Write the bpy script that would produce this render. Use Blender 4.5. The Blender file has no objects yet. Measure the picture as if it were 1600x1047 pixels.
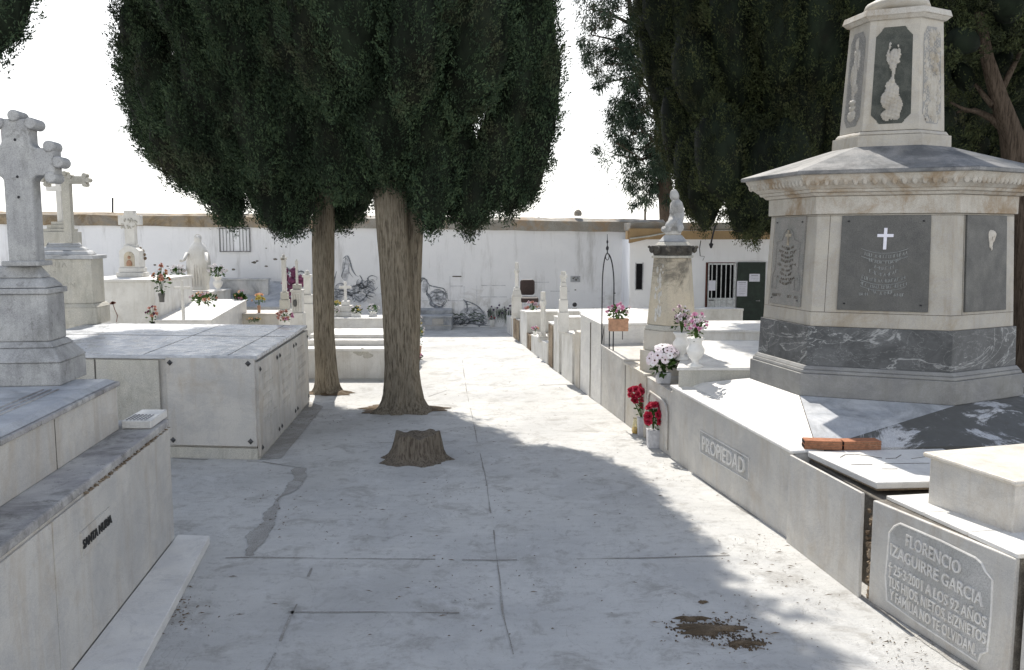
import bpy, math, random
import numpy as np
from mathutils import Vector, Matrix
random.seed(7); rng = np.random.default_rng(7)
R = math.radians; PI = math.pi
S = bpy.context.scene; COL = S.collection

# ---------------------------------------------------------------- camera model (used to lay measured points on real planes)
F_ = 1350.0; EYE = 2.5; PITCH = math.atan(153.5 / F_)
cp, sp = math.cos(PITCH), math.sin(PITCH)
def _ray(px, py):
    a = (px - 800) / F_; b = (523.5 - py) / F_
    return (a, cp + b * sp, -sp + b * cp)
def G(px, py, z=0.0):
    r = _ray(px, py); t = (z - EYE) / r[2]; return Vector((r[0] * t, r[1] * t, z))
def At(px, py, Y):
    r = _ray(px, py); t = Y / r[1]; return Vector((r[0] * t, Y, EYE + r[2] * t))
def Hz(P, py):
    b = (523.5 - py) / F_; return EYE + P[1] * (-sp + b * cp) / (cp + b * sp)

# ---------------------------------------------------------------- scene objects
def tag(o, label=None, cat=None, group=None, kind=None):
    if label: o['label'] = label
    if cat: o['category'] = cat
    if group: o['group'] = group
    if kind: o['kind'] = kind
    return o
def thing(name, label, cat, loc, group=None, rz=0):
    o = bpy.data.objects.new(name, None); COL.objects.link(o)
    o.location = Vector(loc); o.rotation_euler = (0, 0, rz); o.empty_display_size = .1
    return tag(o, label, cat, group)
def copy_tree(o, parent=None):
    c = o.copy(); COL.objects.link(c); c.parent = parent
    for ch in list(o.children): copy_tree(ch, c)
    return c

class MB:
    def __init__(s): s.v = []; s.f = []; s.m = []
    def add(s, vs, fs, mi=0):
        n = len(s.v); s.v += [tuple(p) for p in vs]
        for f in fs: s.f.append(tuple(i + n for i in f)); s.m.append(mi)
        return s
    def prism(s, poly, z0, z1, top=None, mi=0):
        """poly: ccw list of xy; z0,z1 number or list; top: other polygon for the upper end"""
        n = len(poly); top = top or poly
        a = [z0] * n if not hasattr(z0, '__len__') else z0
        b = [z1] * n if not hasattr(z1, '__len__') else z1
        vs = [(p[0], p[1], a[i]) for i, p in enumerate(poly)] + [(p[0], p[1], b[i]) for i, p in enumerate(top)]
        fs = [tuple(range(n - 1, -1, -1)), tuple(range(n, 2 * n))] + [(i, (i + 1) % n, (i + 1) % n + n, i + n) for i in range(n)]
        return s.add(vs, fs, mi)
    def box(s, c, d, M=None, mi=0):
        x, y, z = [q / 2 for q in d]
        vs = [Vector((i * x, j * y, k * z)) for k in (-1, 1) for i, j in ((-1, -1), (1, -1), (1, 1), (-1, 1))]
        if M is not None: vs = [M @ v for v in vs]
        vs = [v + Vector(c) for v in vs]
        return s.add(vs, [(3, 2, 1, 0), (4, 5, 6, 7), (0, 1, 5, 4), (1, 2, 6, 5), (2, 3, 7, 6), (3, 0, 4, 7)], mi)
    def tube(s, pts, rad, n=8, mi=0, cap=True):
        pts = [Vector(p) for p in pts]; rad = rad if hasattr(rad, '__len__') else [rad] * len(pts)
        vs = []; up = Vector((0, 0, 1)); prev = None
        for i, p in enumerate(pts):
            t = (pts[min(i + 1, len(pts) - 1)] - pts[max(i - 1, 0)]).normalized()
            if prev is None:
                a = t.cross(up if abs(t.z) < .9 else Vector((1, 0, 0))).normalized()
            else: a = (prev - t * prev.dot(t)).normalized()
            prev = a; b = t.cross(a)
            for k in range(n):
                th = 2 * PI * k / n; vs.append(p + (a * math.cos(th) + b * math.sin(th)) * rad[i])
        fs = []
        for i in range(len(pts) - 1):
            for k in range(n): fs.append((i * n + k, i * n + (k + 1) % n, (i + 1) * n + (k + 1) % n, (i + 1) * n + k))
        if cap: fs += [tuple(range(n - 1, -1, -1)), tuple(range((len(pts) - 1) * n, len(pts) * n))]
        return s.add(vs, fs, mi)
    def lathe(s, prof, c=(0, 0, 0), n=20, mi=0, sx=1, sy=1, fold=None):
        """prof: (r,z) bottom to top"""
        vs = []; c = Vector(c)
        for r, z in prof:
            for k in range(n):
                th = 2 * PI * k / n; rr = r * (1 + (fold(th, z) if fold else 0))
                vs.append((c.x + rr * sx * math.cos(th), c.y + rr * sy * math.sin(th), c.z + z))
        fs = [(i * n + k, i * n + (k + 1) % n, (i + 1) * n + (k + 1) % n, (i + 1) * n + k) for i in range(len(prof) - 1) for k in range(n)]
        fs += [tuple(range(n - 1, -1, -1)), tuple(range((len(prof) - 1) * n, len(prof) * n))]
        return s.add(vs, fs, mi)
    def ball(s, c, r, n=10, sc=(1, 1, 1), mi=0, rough=0):
        c = Vector(c); m = n // 2 + 1; vs = []; fs = []
        for i in range(m + 1):
            ph = PI * i / m
            for k in range(n):
                th = 2 * PI * k / n; q = r * (1 + random.uniform(-rough, rough))
                vs.append((c.x + q * sc[0] * math.sin(ph) * math.cos(th), c.y + q * sc[1] * math.sin(ph) * math.sin(th), c.z - q * sc[2] * math.cos(ph)))
        for i in range(m):
            for k in range(n): fs.append((i * n + k, i * n + (k + 1) % n, (i + 1) * n + (k + 1) % n, (i + 1) * n + k))
        return s.add(vs, fs, mi)
    def build(s, name, mats, parent=None, org=None, bevel=0, smooth=False, solid=0):
        me = bpy.data.meshes.new(name)
        o3 = Vector(org) if org is not None else (Vector(parent_loc(parent)) if parent else Vector((0, 0, 0)))
        me.from_pydata([tuple(Vector(v) - o3) for v in s.v], [], s.f)
        mats = mats if isinstance(mats, (list, tuple)) else [mats]
        for m in mats: me.materials.append(m)
        me.polygons.foreach_set('material_index', s.m)
        if smooth: me.polygons.foreach_set('use_smooth', [True] * len(s.f))
        me.update()
        o = bpy.data.objects.new(name, me); COL.objects.link(o)
        if parent: o.parent = parent
        else: o.location = o3
        if bevel:
            b = o.modifiers.new('bevel', 'BEVEL'); b.width = bevel; b.segments = 2; b.limit_method = 'ANGLE'; b.angle_limit = R(35)
            b.harden_normals = False
        return o
def parent_loc(p):
    while p.parent: p = p.parent
    return p['_o'] if '_o' in p else p.location
def local(name, label, cat, loc, group=None, rz=0):
    """a thing whose parts are modelled in its own local frame"""
    t = thing(name, label, cat, loc, group, rz); t['_o'] = (0., 0., 0.); return t

def mesh_np(name, V, Fq, mats, parent=None, loc=(0, 0, 0), mi=None, smooth=False):
    me = bpy.data.meshes.new(name); nf, k = Fq.shape
    me.vertices.add(len(V)); me.vertices.foreach_set('co', np.ascontiguousarray(V, dtype=np.float32).ravel())
    me.loops.add(nf * k); me.loops.foreach_set('vertex_index', np.ascontiguousarray(Fq, dtype=np.int32).ravel())
    me.polygons.add(nf); me.polygons.foreach_set('loop_start', np.arange(0, nf * k, k, dtype=np.int32))
    me.polygons.foreach_set('loop_total', np.full(nf, k, dtype=np.int32))
    for m in (mats if isinstance(mats, list) else [mats]): me.materials.append(m)
    if mi is not None: me.polygons.foreach_set('material_index', mi.astype(np.int32))
    if smooth: me.polygons.foreach_set('use_smooth', np.ones(nf, dtype=bool))
    me.update(calc_edges=True)
    o = bpy.data.objects.new(name, me); COL.objects.link(o)
    if parent: o.parent = parent
    else: o.location = loc
    return o

# ---------------------------------------------------------------- materials
class NT:
    def __init__(s, name):
        s.mat = bpy.data.materials.new(name); s.mat.use_nodes = True; s.t = s.mat.node_tree; s.t.nodes.clear()
        s.out = s.n('ShaderNodeOutputMaterial'); s.b = s.n('ShaderNodeBsdfPrincipled'); s.l(s.b.outputs[0], s.out.inputs[0])
        s.pos = s.n('ShaderNodeNewGeometry').outputs['Position']
    def n(s, t, **k):
        q = s.t.nodes.new(t)
        for a, b in k.items(): setattr(q, a, b)
        return q
    def l(s, a, b): s.t.links.new(a, b)
    def noise(s, scale, det=4, rough=.6, vec=None, dist=0):
        q = s.n('ShaderNodeTexNoise'); q.inputs['Scale'].default_value = scale; q.inputs['Detail'].default_value = det
        q.inputs['Roughness'].default_value = rough; q.inputs['Distortion'].default_value = dist; s.l(vec or s.pos, q.inputs['Vector']); return q.outputs[0]
    def stretch(s, sc, rot=(0, 0, 0), vec=None):
        q = s.n('ShaderNodeMapping'); q.inputs['Scale'].default_value = sc; q.inputs['Rotation'].default_value = rot; s.l(vec or s.pos, q.inputs[0]); return q.outputs[0]
    def ramp(s, x, a, b, lo=0, hi=1):
        q = s.n('ShaderNodeMapRange'); q.interpolation_type = 'SMOOTHSTEP'
        for i, v in ((1, a), (2, b), (3, lo), (4, hi)): q.inputs[i].default_value = v
        s.l(x, q.inputs[0]); return q.outputs[0]
    def mix(s, f, a, b, mode='MIX'):
        q = s.n('ShaderNodeMix'); q.data_type = 'RGBA'; q.blend_type = mode
        for i, v in ((0, f), (6, a), (7, b)):
            if hasattr(v, 'is_linked') or isinstance(v, bpy.types.NodeSocket): s.l(v, q.inputs[i])
            else: q.inputs[i].default_value = v if i == 0 else (*v, 1)
        return q.outputs[2]
    def math(s, op, a, b):
        q = s.n('ShaderNodeMath'); q.operation = op
        for i, v in ((0, a), (1, b)):
            if isinstance(v, bpy.types.NodeSocket): s.l(v, q.inputs[i])
            else: q.inputs[i].default_value = v
        return q.outputs[0]
    def bump(s, h, st=.3, dist=.01):
        q = s.n('ShaderNodeBump'); q.inputs['Strength'].default_value = st; q.inputs['Distance'].default_value = dist; s.l(h, q.inputs['Height']); s.l(q.outputs[0], s.b.inputs['Normal'])
    def done(s, col, rough=.6, spec=.4):
        if isinstance(col, bpy.types.NodeSocket): s.l(col, s.b.inputs['Base Color'])
        else: s.b.inputs['Base Color'].default_value = (*col, 1)
        if isinstance(rough, bpy.types.NodeSocket): s.l(rough, s.b.inputs['Roughness'])
        else: s.b.inputs['Roughness'].default_value = rough
        s.b.inputs['Specular IOR Level'].default_value = spec
        return s.mat

def stone(name, c1, c2, sc=2.5, dirt=(.3, .27, .2), damt=.5, dlo=.52, dhi=.75, streak=.4, vein=0, veincol=(.35, .35, .36), grain=.12, bump=.25, rough=.6, spec=.35, lichen=0):
    t = NT(name)
    big = t.noise(sc, 5, .6, dist=.4)
    c = t.mix(t.ramp(big, .35, .65), c1, c2)
    if vein:
        vn = t.noise(1.6, 6, .65, vec=t.stretch((1, 1, 2.2), (.4, .5, .3)), dist=1.6)
        d = t.math('ABSOLUTE', t.math('SUBTRACT', vn, .5), 0)
        c = t.mix(t.ramp(d, 0, .035, vein, 0), c, veincol)
    fn = t.noise(160, 3, .7)
    c = t.mix(grain, c, t.mix(t.ramp(fn, .3, .7), (.0, .0, .0), (1, 1, 1)), 'OVERLAY')
    dn = t.noise(1.7, 8, .72, dist=.6)
    c = t.mix(t.math('MULTIPLY', t.ramp(dn, dlo, dhi), damt), c, dirt)
    sn = t.noise(1, 7, .75, vec=t.stretch((5, 5, .9), (.12, .08, 0)), dist=.7)
    c = t.mix(t.math('MULTIPLY', t.ramp(sn, .45, .72), streak), c, dirt)
    bv = t.n('ShaderNodeBevel', samples=3); bv.inputs['Radius'].default_value = .012
    dp = t.n('ShaderNodeVectorMath', operation='DOT_PRODUCT'); t.l(bv.outputs[0], dp.inputs[0]); t.l(t.pos.node.outputs['Normal'], dp.inputs[1])
    em = t.ramp(dp.outputs['Value'], .80, .97, 1, 0)
    c = t.mix(t.math('MULTIPLY', em, t.ramp(t.noise(17, 5, .7), .42, .66, 0, .75)), c, tuple(x * .8 for x in dirt))
    if lichen:
        ln = t.noise(14, 6, .75)
        c = t.mix(t.math('MULTIPLY', t.ramp(ln, .56, .66), lichen), c, (.09, .085, .07))
    sp_ = t.noise(55, 2, .5)
    c = t.mix(t.ramp(sp_, .72, .78, 0, .35), c, (.2, .18, .15))
    h = t.math('ADD', t.math('MULTIPLY', t.noise(35, 6, .7), 1.0), t.math('MULTIPLY', t.noise(5, 3, .6), .8))
    t.bump(h, bump, .006)
    return t.done(c, t.ramp(t.noise(7, 4), .3, .7, rough - .12, min(1, rough + .15)), spec)

M = {}
M['marble'] = stone('white_marble', (.56, .54, .50), (.46, .45, .43), 2, (.34, .26, .17), .40, vein=.25, streak=.38, rough=.45)
M['mon_marble'] = stone('greyed_monument_marble', (.42, .395, .345), (.35, .33, .295), 3, (.22, .17, .10), .55, vein=.3, streak=.4, rough=.5)
M['mon_base'] = stone('dull_pedestal_marble', (.25, .25, .24), (.20, .20, .20), 3, (.13, .12, .10), .5, vein=.2, streak=.3, rough=.55)
M['box_top'] = stone('bluish_polished_slab', (.62, .64, .67), (.46, .48, .51), 2.2, (.22, .23, .25), .6, .5, .66, streak=.05, vein=.45, rough=.32, spec=.6)
M['marble_shaded'] = stone('shaded_pecked_marble', (.46, .455, .445), (.38, .38, .37), 4, (.26, .23, .18), .4, vein=.1, streak=.3, grain=.3, bump=.7, rough=.8)  # panel ground kept darker to paint in the shading around raised letters
M['marble_bright'] = stone('bright_white_marble', (.74, .725, .69), (.66, .65, .63), 3, (.42, .38, .3), .25, vein=.2, streak=.15, rough=.4)
M['marble_warm'] = stone('warm_marble', (.60, .56, .49), (.52, .49, .44), 2, (.38, .30, .18), .45, streak=.4, vein=.12, rough=.55)
M['marble_grey'] = stone('weathered_grey_marble', (.40, .42, .45), (.52, .53, .54), 3, (.13, .14, .15), .7, .45, .7, streak=.1, vein=.3, rough=.5)
M['ledge'] = stone('weathered_ledge_marble', (.36, .35, .35), (.50, .49, .47), 4, (.12, .115, .11), .75, .42, .66, streak=.1, lichen=.5, rough=.7, bump=.4)
M['cross'] = stone('coarse_grey_stone', (.36, .36, .36), (.46, .46, .45), 5, (.10, .10, .09), .5, .5, .72, streak=.4, grain=.22, bump=.6, rough=.8, lichen=.35)
M['lime'] = stone('pale_limestone', (.52, .50, .44), (.46, .45, .41), 3, (.2, .19, .15), .5, streak=.45, grain=.3, rough=.75, bump=.4)
M['obelisk'] = stone('ochre_limestone', (.60, .53, .41), (.52, .47, .38), 2.5, (.13, .12, .10), .85, .50, .66, streak=.3, grain=.2, rough=.75, lichen=.25)
M['relief_dark'] = stone('black_grown_relief_ground', (.075, .08, .07), (.045, .05, .045), 9, (.2, .2, .18), .5, .60, .72, streak=.1, grain=.3, rough=.9)
M['blackened'] = stone('blackened_stone', (.30, .27, .22), (.15, .14, .12), 9, (.03, .03, .028), .8, .42, .58, streak=.3, grain=.3, rough=.85)
M['white_old'] = stone('old_whitewashed_stone', (.72, .71, .68), (.62, .61, .58), 3, (.36, .32, .25), .5, .5, .75, streak=.4, grain=.15, rough=.75, bump=.5)
M['cornice'] = stone('stained_cornice_stone', (.46, .44, .40), (.40, .38, .34), 4, (.24, .165, .09), .85, .46, .64, streak=.6, grain=.2, rough=.7, lichen=.1)
M['roof_stone'] = stone('dark_lichened_slab', (.24, .235, .23), (.16, .165, .17), 4, (.05, .055, .06), .8, .42, .66, streak=.0, grain=.3, rough=.5, lichen=.3)
M['skirt_dark'] = stone('blotched_dark_slab', (.52, .52, .52), (.42, .43, .45), 3, (.08, .08, .075), .97, .44, .50, streak=.0, grain=.3, rough=.6, lichen=.4)  # pale slab with dense dark blotches
M['granite'] = stone('grey_granite', (.088, .088, .086), (.105, .105, .10), 8, (.07, .07, .06), .3, grain=.3, streak=.1, rough=.5)
M['granite_mark'] = stone('pale_engraving', (.26, .275, .27), (.22, .23, .23), 8, (.2, .2, .2), .3, grain=.2, streak=.1, rough=.6)
M['slate'] = stone('plain_grey_plaque', (.24, .23, .215), (.20, .20, .19), 8, (.16, .15, .13), .4, grain=.4, streak=.2, rough=.5)
def dark_marble():
    t = NT('dark_veined_marble')
    c = t.mix(t.ramp(t.noise(3, 6, .7, dist=.5), .35, .65), (.05, .054, .058), (.10, .105, .11))
    for sc, w, a, ro in ((.8, .012, .6, (.2, 1.1, .4)), (1.9, .010, .28, (1.2, .2, .6)), (5, .02, .08, (.5, .3, 1.4))):
        d = t.math('ABSOLUTE', t.math('SUBTRACT', t.noise(sc, 6, .6, vec=t.stretch((1, 1, 1.8), ro), dist=1.8), .5), 0)
        c = t.mix(t.ramp(d, 0, w, a, 0), c, (.42, .43, .43))
    t.bump(t.noise(30, 4), .15, .004)
    return t.done(c, .42, .4)
M['dark_marble'] = dark_marble()
def concrete():
    t = NT('white_concrete_paving')
    c = t.mix(t.ramp(t.noise(.7, 6, .65, dist=.3), .35, .68), (.63, .625, .60), (.51, .51, .50))
    br = t.noise(1, 5, .7, vec=t.stretch((1.6, 11, 1), (0, 0, .12)))
    c = t.mix(t.ramp(br, .42, .75, 0, .22), c, (.40, .39, .365))
    c = t.mix(t.ramp(t.noise(2.4, 8, .75, dist=.5), .50, .66, 0, .62), c, (.32, .305, .28)); c = t.mix(t.ramp(t.noise(9, 7, .75, dist=.3), .52, .68, 0, .5), c, (.30, .29, .275)); c = t.mix(t.ramp(t.noise(3.3, 7, .7, dist=.6), .55, .68, 0, .5), c, (.68, .68, .67))
    c = t.mix(t.ramp(t.noise(26, 5, .75), .6, .72, 0, .45), c, (.30, .28, .25))
    c = t.mix(t.ramp(t.noise(1, 6, .75, vec=t.stretch((3.5, 22, 1), (0, 0, -.08)), dist=.8), .60, .78, 0, .30), c, (.30, .29, .27))
    c = t.mix(t.ramp(t.noise(.35, 5, .6, dist=.8), .5, .7, 0, .35), c, (.40, .39, .36))
    c = t.mix(t.ramp(t.noise(90, 3, .6), .66, .72, 0, .7), c, (.15, .14, .13))
    d = t.math('ABSOLUTE', t.math('SUBTRACT', t.noise(1.1, 7, .55, dist=1.2), .5), 0)
    c = t.mix(t.ramp(d, 0, .0035, .35, 0), c, (.2, .19, .17))
    c = t.mix(t.ramp(t.noise(240, 2, .6), .35, .65, .0, .10), c, (.25, .24, .22))
    h = t.math('ADD', t.math('MULTIPLY', br, .7), t.math('ADD', t.noise(60, 6, .75), t.math('MULTIPLY', t.noise(4, 4), 1.5)))
    t.bump(h, .9, .014)
    return t.done(c, .85, .2)
M['concrete'] = concrete()
def whitewash(name, a, b, patch=.5, stain=.35):
    t = NT(name)
    c = t.mix(t.ramp(t.noise(.6, 6, .6, dist=.3), .35, .65), a, b)
    c = t.mix(t.ramp(t.noise(1, 6, .7, vec=t.stretch((2.6, 2.6, .4))), .50, .74, 0, stain * 1.6), c, (.33, .32, .30))
    z = t.n('ShaderNodeSeparateXYZ'); t.l(t.pos, z.inputs[0])
    low = t.ramp(z.outputs[2], .2, 1.7, 1, 0)
    pn = t.ramp(t.noise(1.6, 8, .75, dist=.5), .5, .6)
    c = t.mix(t.math('MULTIPLY', t.math('MULTIPLY', low, pn), patch), c, (.42, .40, .36))
    t.bump(t.math('ADD', t.noise(3, 6, .7), t.math('MULTIPLY', t.noise(30, 5, .7), .4)), .5, .03)
    return t.done(c, .9, .15)
M['wall'] = whitewash('whitewashed_wall', (.84, .84, .85), (.78, .785, .80))
M['annex'] = whitewash('smooth_white_render', (.86, .87, .89), (.82, .83, .86), .2, .12)
M['parapet'] = stone('ochre_stained_parapet', (.34, .27, .18), (.25, .23, .20), 3, (.15, .10, .05), .7, .42, .6, streak=.2, grain=.3, rough=.9, bump=.8)
M['parapet_grey'] = stone('grey_stained_parapet', (.33, .32, .29), (.27, .25, .22), 3, (.36, .22, .10), .6, .50, .66, streak=.2, grain=.3, rough=.9, bump=.8)
M['orange'] = stone('orange_fascia_paint', (.36, .25, .13), (.31, .22, .12), 3, (.25, .15, .08), .5, streak=.3, grain=.15, rough=.8)
def bark(name, a, b, d):
    t = NT(name)
    v = t.stretch((1, 1, .10))
    n1 = t.noise(44, 6, .7, vec=v, dist=.4); n2 = t.noise(120, 5, .7, vec=v)
    c = t.mix(t.ramp(n1, .36, .58), d, a); c = t.mix(t.ramp(t.noise(2.2, 5, .6), .4, .7, 0, .45), c, tuple(x * .6 for x in a)); c = t.mix(t.ramp(n2, .45, .8, 0, .5), c, b)
    t.bump(t.math('ADD', n1, t.math('MULTIPLY', n2, .5)), .9, .03)
    return t.done(c, .95, .1)
M['bark'] = bark('cypress_bark', (.27, .235, .18), (.38, .35, .29), (.09, .072, .052))
M['bark_red'] = bark('reddish_bark', (.11, .085, .065), (.17, .13, .10), (.04, .03, .022))
M['stumpwood'] = bark('grey_stump_wood', (.22, .19, .15), (.30, .26, .21), (.09, .07, .055))
def leaf(name, a, b, br):
    t = NT(name)
    g = t.n('ShaderNodeNewGeometry').outputs['Random Per Island']
    c = t.mix(t.ramp(g, 0, 1), a, b); c = t.mix(t.ramp(t.noise(1, 5, .65, vec=t.stretch((3.2, 3.2, 1.1)), dist=.5), .38, .62, .85, 0), c, tuple(x * .35 for x in a))  # dark streaks put the shade between plumes into the leaf colour
    c = t.mix(t.ramp(t.noise(1.3, 5, .7), .5, .75, 0, .6), c, br)
    t.b.inputs['Transmission Weight'].default_value = 0
    return t.done(c, .75, .12)
M['cypress'] = leaf('cypress_foliage', (.034, .060, .036), (.080, .118, .060), (.085, .072, .045))
M['cypress_core'] = leaf('cypress_shade_core', (.012, .018, .011), (.016, .024, .014), (.02, .018, .012))  # near-black: shade of the crown interior put into the colour
M['cypress_mix'] = leaf('olive_cypress_foliage', (.040, .054, .026), (.082, .098, .040), (.085, .075, .04))
M['pine'] = leaf('pine_needles', (.045, .075, .05), (.085, .12, .08), (.10, .085, .05))
M['leaf'] = leaf('flower_leaves', (.06, .12, .03), (.10, .19, .05), (.08, .12, .03))
def plain(name, col, rough=.6, spec=.4, metal=0, var=.25, sc=20):
    t = NT(name); n = t.noise(sc, 4, .6)
    c = t.mix(t.ramp(n, .3, .7), tuple(x * (1 - var) for x in col), tuple(min(1, x * (1 + var * .5)) for x in col))
    t.b.inputs['Metallic'].default_value = metal; t.bump(t.noise(60, 3), .1, .003)
    return t.done(c, rough, spec)
def petal(name, a, b):
    t = NT(name); g = t.n('ShaderNodeNewGeometry').outputs['Random Per Island']
    t.b.inputs['Subsurface Weight'].default_value = 0
    return t.done(t.mix(g, a, b), .7, .2)
M['iron'] = plain('black_iron', (.03, .03, .035), .5, .4, .5)
M['iron_grey'] = plain('grey_painted_bars', (.22, .22, .22), .6, .3)
M['bronze'] = plain('tarnished_metal_stud', (.08, .08, .08), .45, .5, .6)
M['terracotta'] = plain('terracotta', (.45, .27, .18), .8, .2)
M['brick'] = plain('red_clay_brick', (.36, .16, .09), .85, .15, var=.3, sc=35)
M['door_green'] = plain('dark_green_door_paint', (.016, .03, .022), .45, .3, var=.35, sc=6)
M['gate_paint'] = plain('pale_grey_gate_paint', (.60, .62, .63), .5, .3)
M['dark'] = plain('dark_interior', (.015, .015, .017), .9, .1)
M['paper'] = plain('white_paper', (.72, .72, .80), .8, .1, var=.06)
M['ink'] = plain('faint_print', (.35, .35, .42), .8, .1)
M['redtrim'] = plain('rust_red_frame', (.12, .05, .04), .7, .2)
M['black_letter'] = plain('black_lettering', (.02, .02, .02), .6, .3)
M['rubber'] = plain('dark_brown_leather', (.045, .03, .028), .5, .3)
M['dirt'] = stone('brown_dirt', (.13, .095, .06), (.20, .15, .10), 9, (.07, .05, .03), .8, .4, .6, streak=0, grain=.6, rough=.95, bump=1)
M['joint'] = stone('dirty_paving_joint', (.38, .37, .35), (.31, .30, .28), 9, (.20, .18, .15), .5, .4, .6, streak=0, grain=.5, rough=.95)
M['gutter'] = stone('silted_paving_gutter', (.37, .36, .34), (.30, .29, .27), 6, (.17, .15, .12), .7, .45, .7, streak=0, grain=.4, rough=.95)
M['litter'] = plain('dry_needle_litter', (.16, .12, .08), .9, .1, var=.5, sc=30)
M['rusty'] = stone('crumbling_rubble', (.38, .31, .22), (.28, .22, .16), 12, (.12, .08, .05), .8, .42, .6, streak=.2, grain=.5, rough=.95, bump=1, lichen=.4)
M['cement'] = stone('rough_dark_cement', (.16, .15, .13), (.22, .20, .17), 9, (.07, .06, .05), .7, .42, .6, streak=.2, grain=.5, rough=.95, bump=1)
M['porcelain'] = plain('white_porcelain', (.78, .77, .74), .3, .5, var=.05)
M['grey_pot'] = plain('grey_marble_pot', (.52, .52, .54), .5, .4, var=.2)
M['mural_ink'] = plain('mural_brush_paint', (.26, .28, .31), .9, .1, var=.5, sc=14)
M['mural_wash'] = plain('mural_grey_wash', (.58, .59, .62), .9, .1, var=.45, sc=7)
M['mural_purple'] = plain('mural_purple_paint', (.09, .06, .12), .9, .1)
M['mural_green'] = plain('mural_green_paint', (.12, .16, .12), .9, .1, var=.4, sc=9)
M['yellow_wax'] = plain('yellow_oil', (.75, .48, .05), .2, .5)
def glass():
    t = NT('candle_glass'); t.b.inputs['Transmission Weight'].default_value = .9; t.b.inputs['IOR'].default_value = 1.3
    return t.done((.95, .92, .75), .08, .5)
M['glass'] = glass()
for k, a, b in (('red', (.40, .015, .04), (.58, .05, .11)), ('pink', (.62, .22, .42), (.80, .50, .62)), ('white', (.80, .76, .76), (.86, .84, .86)),
                ('blush', (.80, .68, .72), (.86, .80, .82)), ('salmon', (.50, .22, .17), (.66, .40, .34)), ('orange', (.52, .20, .09), (.62, .34, .17)),
                ('yellow', (.60, .48, .10), (.68, .58, .22)), ('purple', (.10, .03, .07), (.2, .06, .12)), ('peach', (.75, .42, .25), (.85, .62, .40)), ('brown', (.10, .04, .03), (.18, .07, .05)),
                ('mauve', (.5, .38, .42), (.70, .55, .60))):
    M['f_' + k] = petal(k + '_petals', a, b)

# ---------------------------------------------------------------- text
def text_verts(body, size, extrude=.004, align='CENTER', spacing=1.0, bold=0.0):
    cu = bpy.data.curves.new('t', 'FONT'); cu.body = body; cu.size = size; cu.extrude = extrude; cu.align_x = align; cu.resolution_u = 3
    cu.space_character = spacing; cu.offset = bold; cu.space_line = .95
    o = bpy.data.objects.new('t', cu); COL.objects.link(o)
    bpy.context.view_layer.update()
    me = bpy.data.meshes.new_from_object(o.evaluated_get(bpy.context.evaluated_depsgraph_get()))
    vs = [v.co.copy() for v in me.vertices]; fs = [tuple(p.vertices) for p in me.polygons]
    bpy.data.objects.remove(o); bpy.data.curves.remove(cu); bpy.data.meshes.remove(me)
    return vs, fs
def text_on(mb, body, P, ux, uz, size, ex=.004, **k):
    """letters on the plane through P with right axis ux and up axis uz, standing out along their cross product"""
    vs, fs = text_verts(body, size, ex, **k); ux = Vector(ux).normalized(); uz = Vector(uz).normalized(); nn = ux.cross(uz)
    mb.add([Vector(P) + ux * v.x + uz * v.y + nn * v.z for v in vs], fs)

# ---------------------------------------------------------------- world, sun, camera
SUN_EL, SUN_AZ = 51.0, 10.3       # azimuth measured to the left of +Y
w = bpy.data.worlds.new('World'); S.world = w; w.use_nodes = True
nt = w.node_tree; nt.nodes.clear()
sky = nt.nodes.new('ShaderNodeTexSky'); sky.sky_type = 'NISHITA'; sky.sun_disc = False
sky.sun_elevation = R(SUN_EL); sky.sun_rotation = R(-SUN_AZ); sky.air_density = 1.0; sky.dust_density = .5; sky.ozone_density = 1.0; sky.altitude = 20
bg = nt.nodes.new('ShaderNodeBackground'); bg.inputs[1].default_value = .118
wo = nt.nodes.new('ShaderNodeOutputWorld'); hz = nt.nodes.new('ShaderNodeMix'); hz.data_type = 'RGBA'; hz.inputs[7].default_value = (9.5, 9.35, 9.0, 1)   # milky haze, thick towards the horizon
tcw = nt.nodes.new('ShaderNodeTexCoord'); spw = nt.nodes.new('ShaderNodeSeparateXYZ'); mrw = nt.nodes.new('ShaderNodeMapRange'); mrw.interpolation_type = 'SMOOTHSTEP'
mrw.inputs[1].default_value = .22; mrw.inputs[2].default_value = .55; mrw.inputs[3].default_value = .85; mrw.inputs[4].default_value = .18
nt.links.new(tcw.outputs['Generated'], spw.inputs[0]); nt.links.new(spw.outputs[2], mrw.inputs[0]); nt.links.new(mrw.outputs[0], hz.inputs[0])
nt.links.new(sky.outputs[0], hz.inputs[6]); nt.links.new(hz.outputs[2], bg.inputs[0]); nt.links.new(bg.outputs[0], wo.inputs[0])
sl = bpy.data.lights.new('sun', 'SUN'); sl.energy = 3.9; sl.angle = R(.53); sl.color = (1, .945, .86)
so = bpy.data.objects.new('sun', sl); COL.objects.link(so)
sd = Vector((-math.sin(R(SUN_AZ)) * math.cos(R(SUN_EL)), math.cos(R(SUN_AZ)) * math.cos(R(SUN_EL)), math.sin(R(SUN_EL))))
so.rotation_euler = sd.to_track_quat('Z', 'Y').to_euler(); so.location = (0, 0, 20)
cam = bpy.data.cameras.new('camera'); co = bpy.data.objects.new('camera', cam); COL.objects.link(co); S.camera = co
cam.sensor_width = 36; cam.lens = F_ / 1600 * 36; cam.clip_end = 3000; cam.clip_start = .05
co.location = (0, 0, EYE); co.rotation_euler = (PI / 2 - PITCH, 0, 0)
S.view_settings.view_transform = 'Standard'; S.view_settings.look = 'None'; S.view_settings.exposure = 0.7; S.view_settings.gamma = 1
S.render.resolution_x = 1024; S.render.resolution_y = 670

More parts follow.
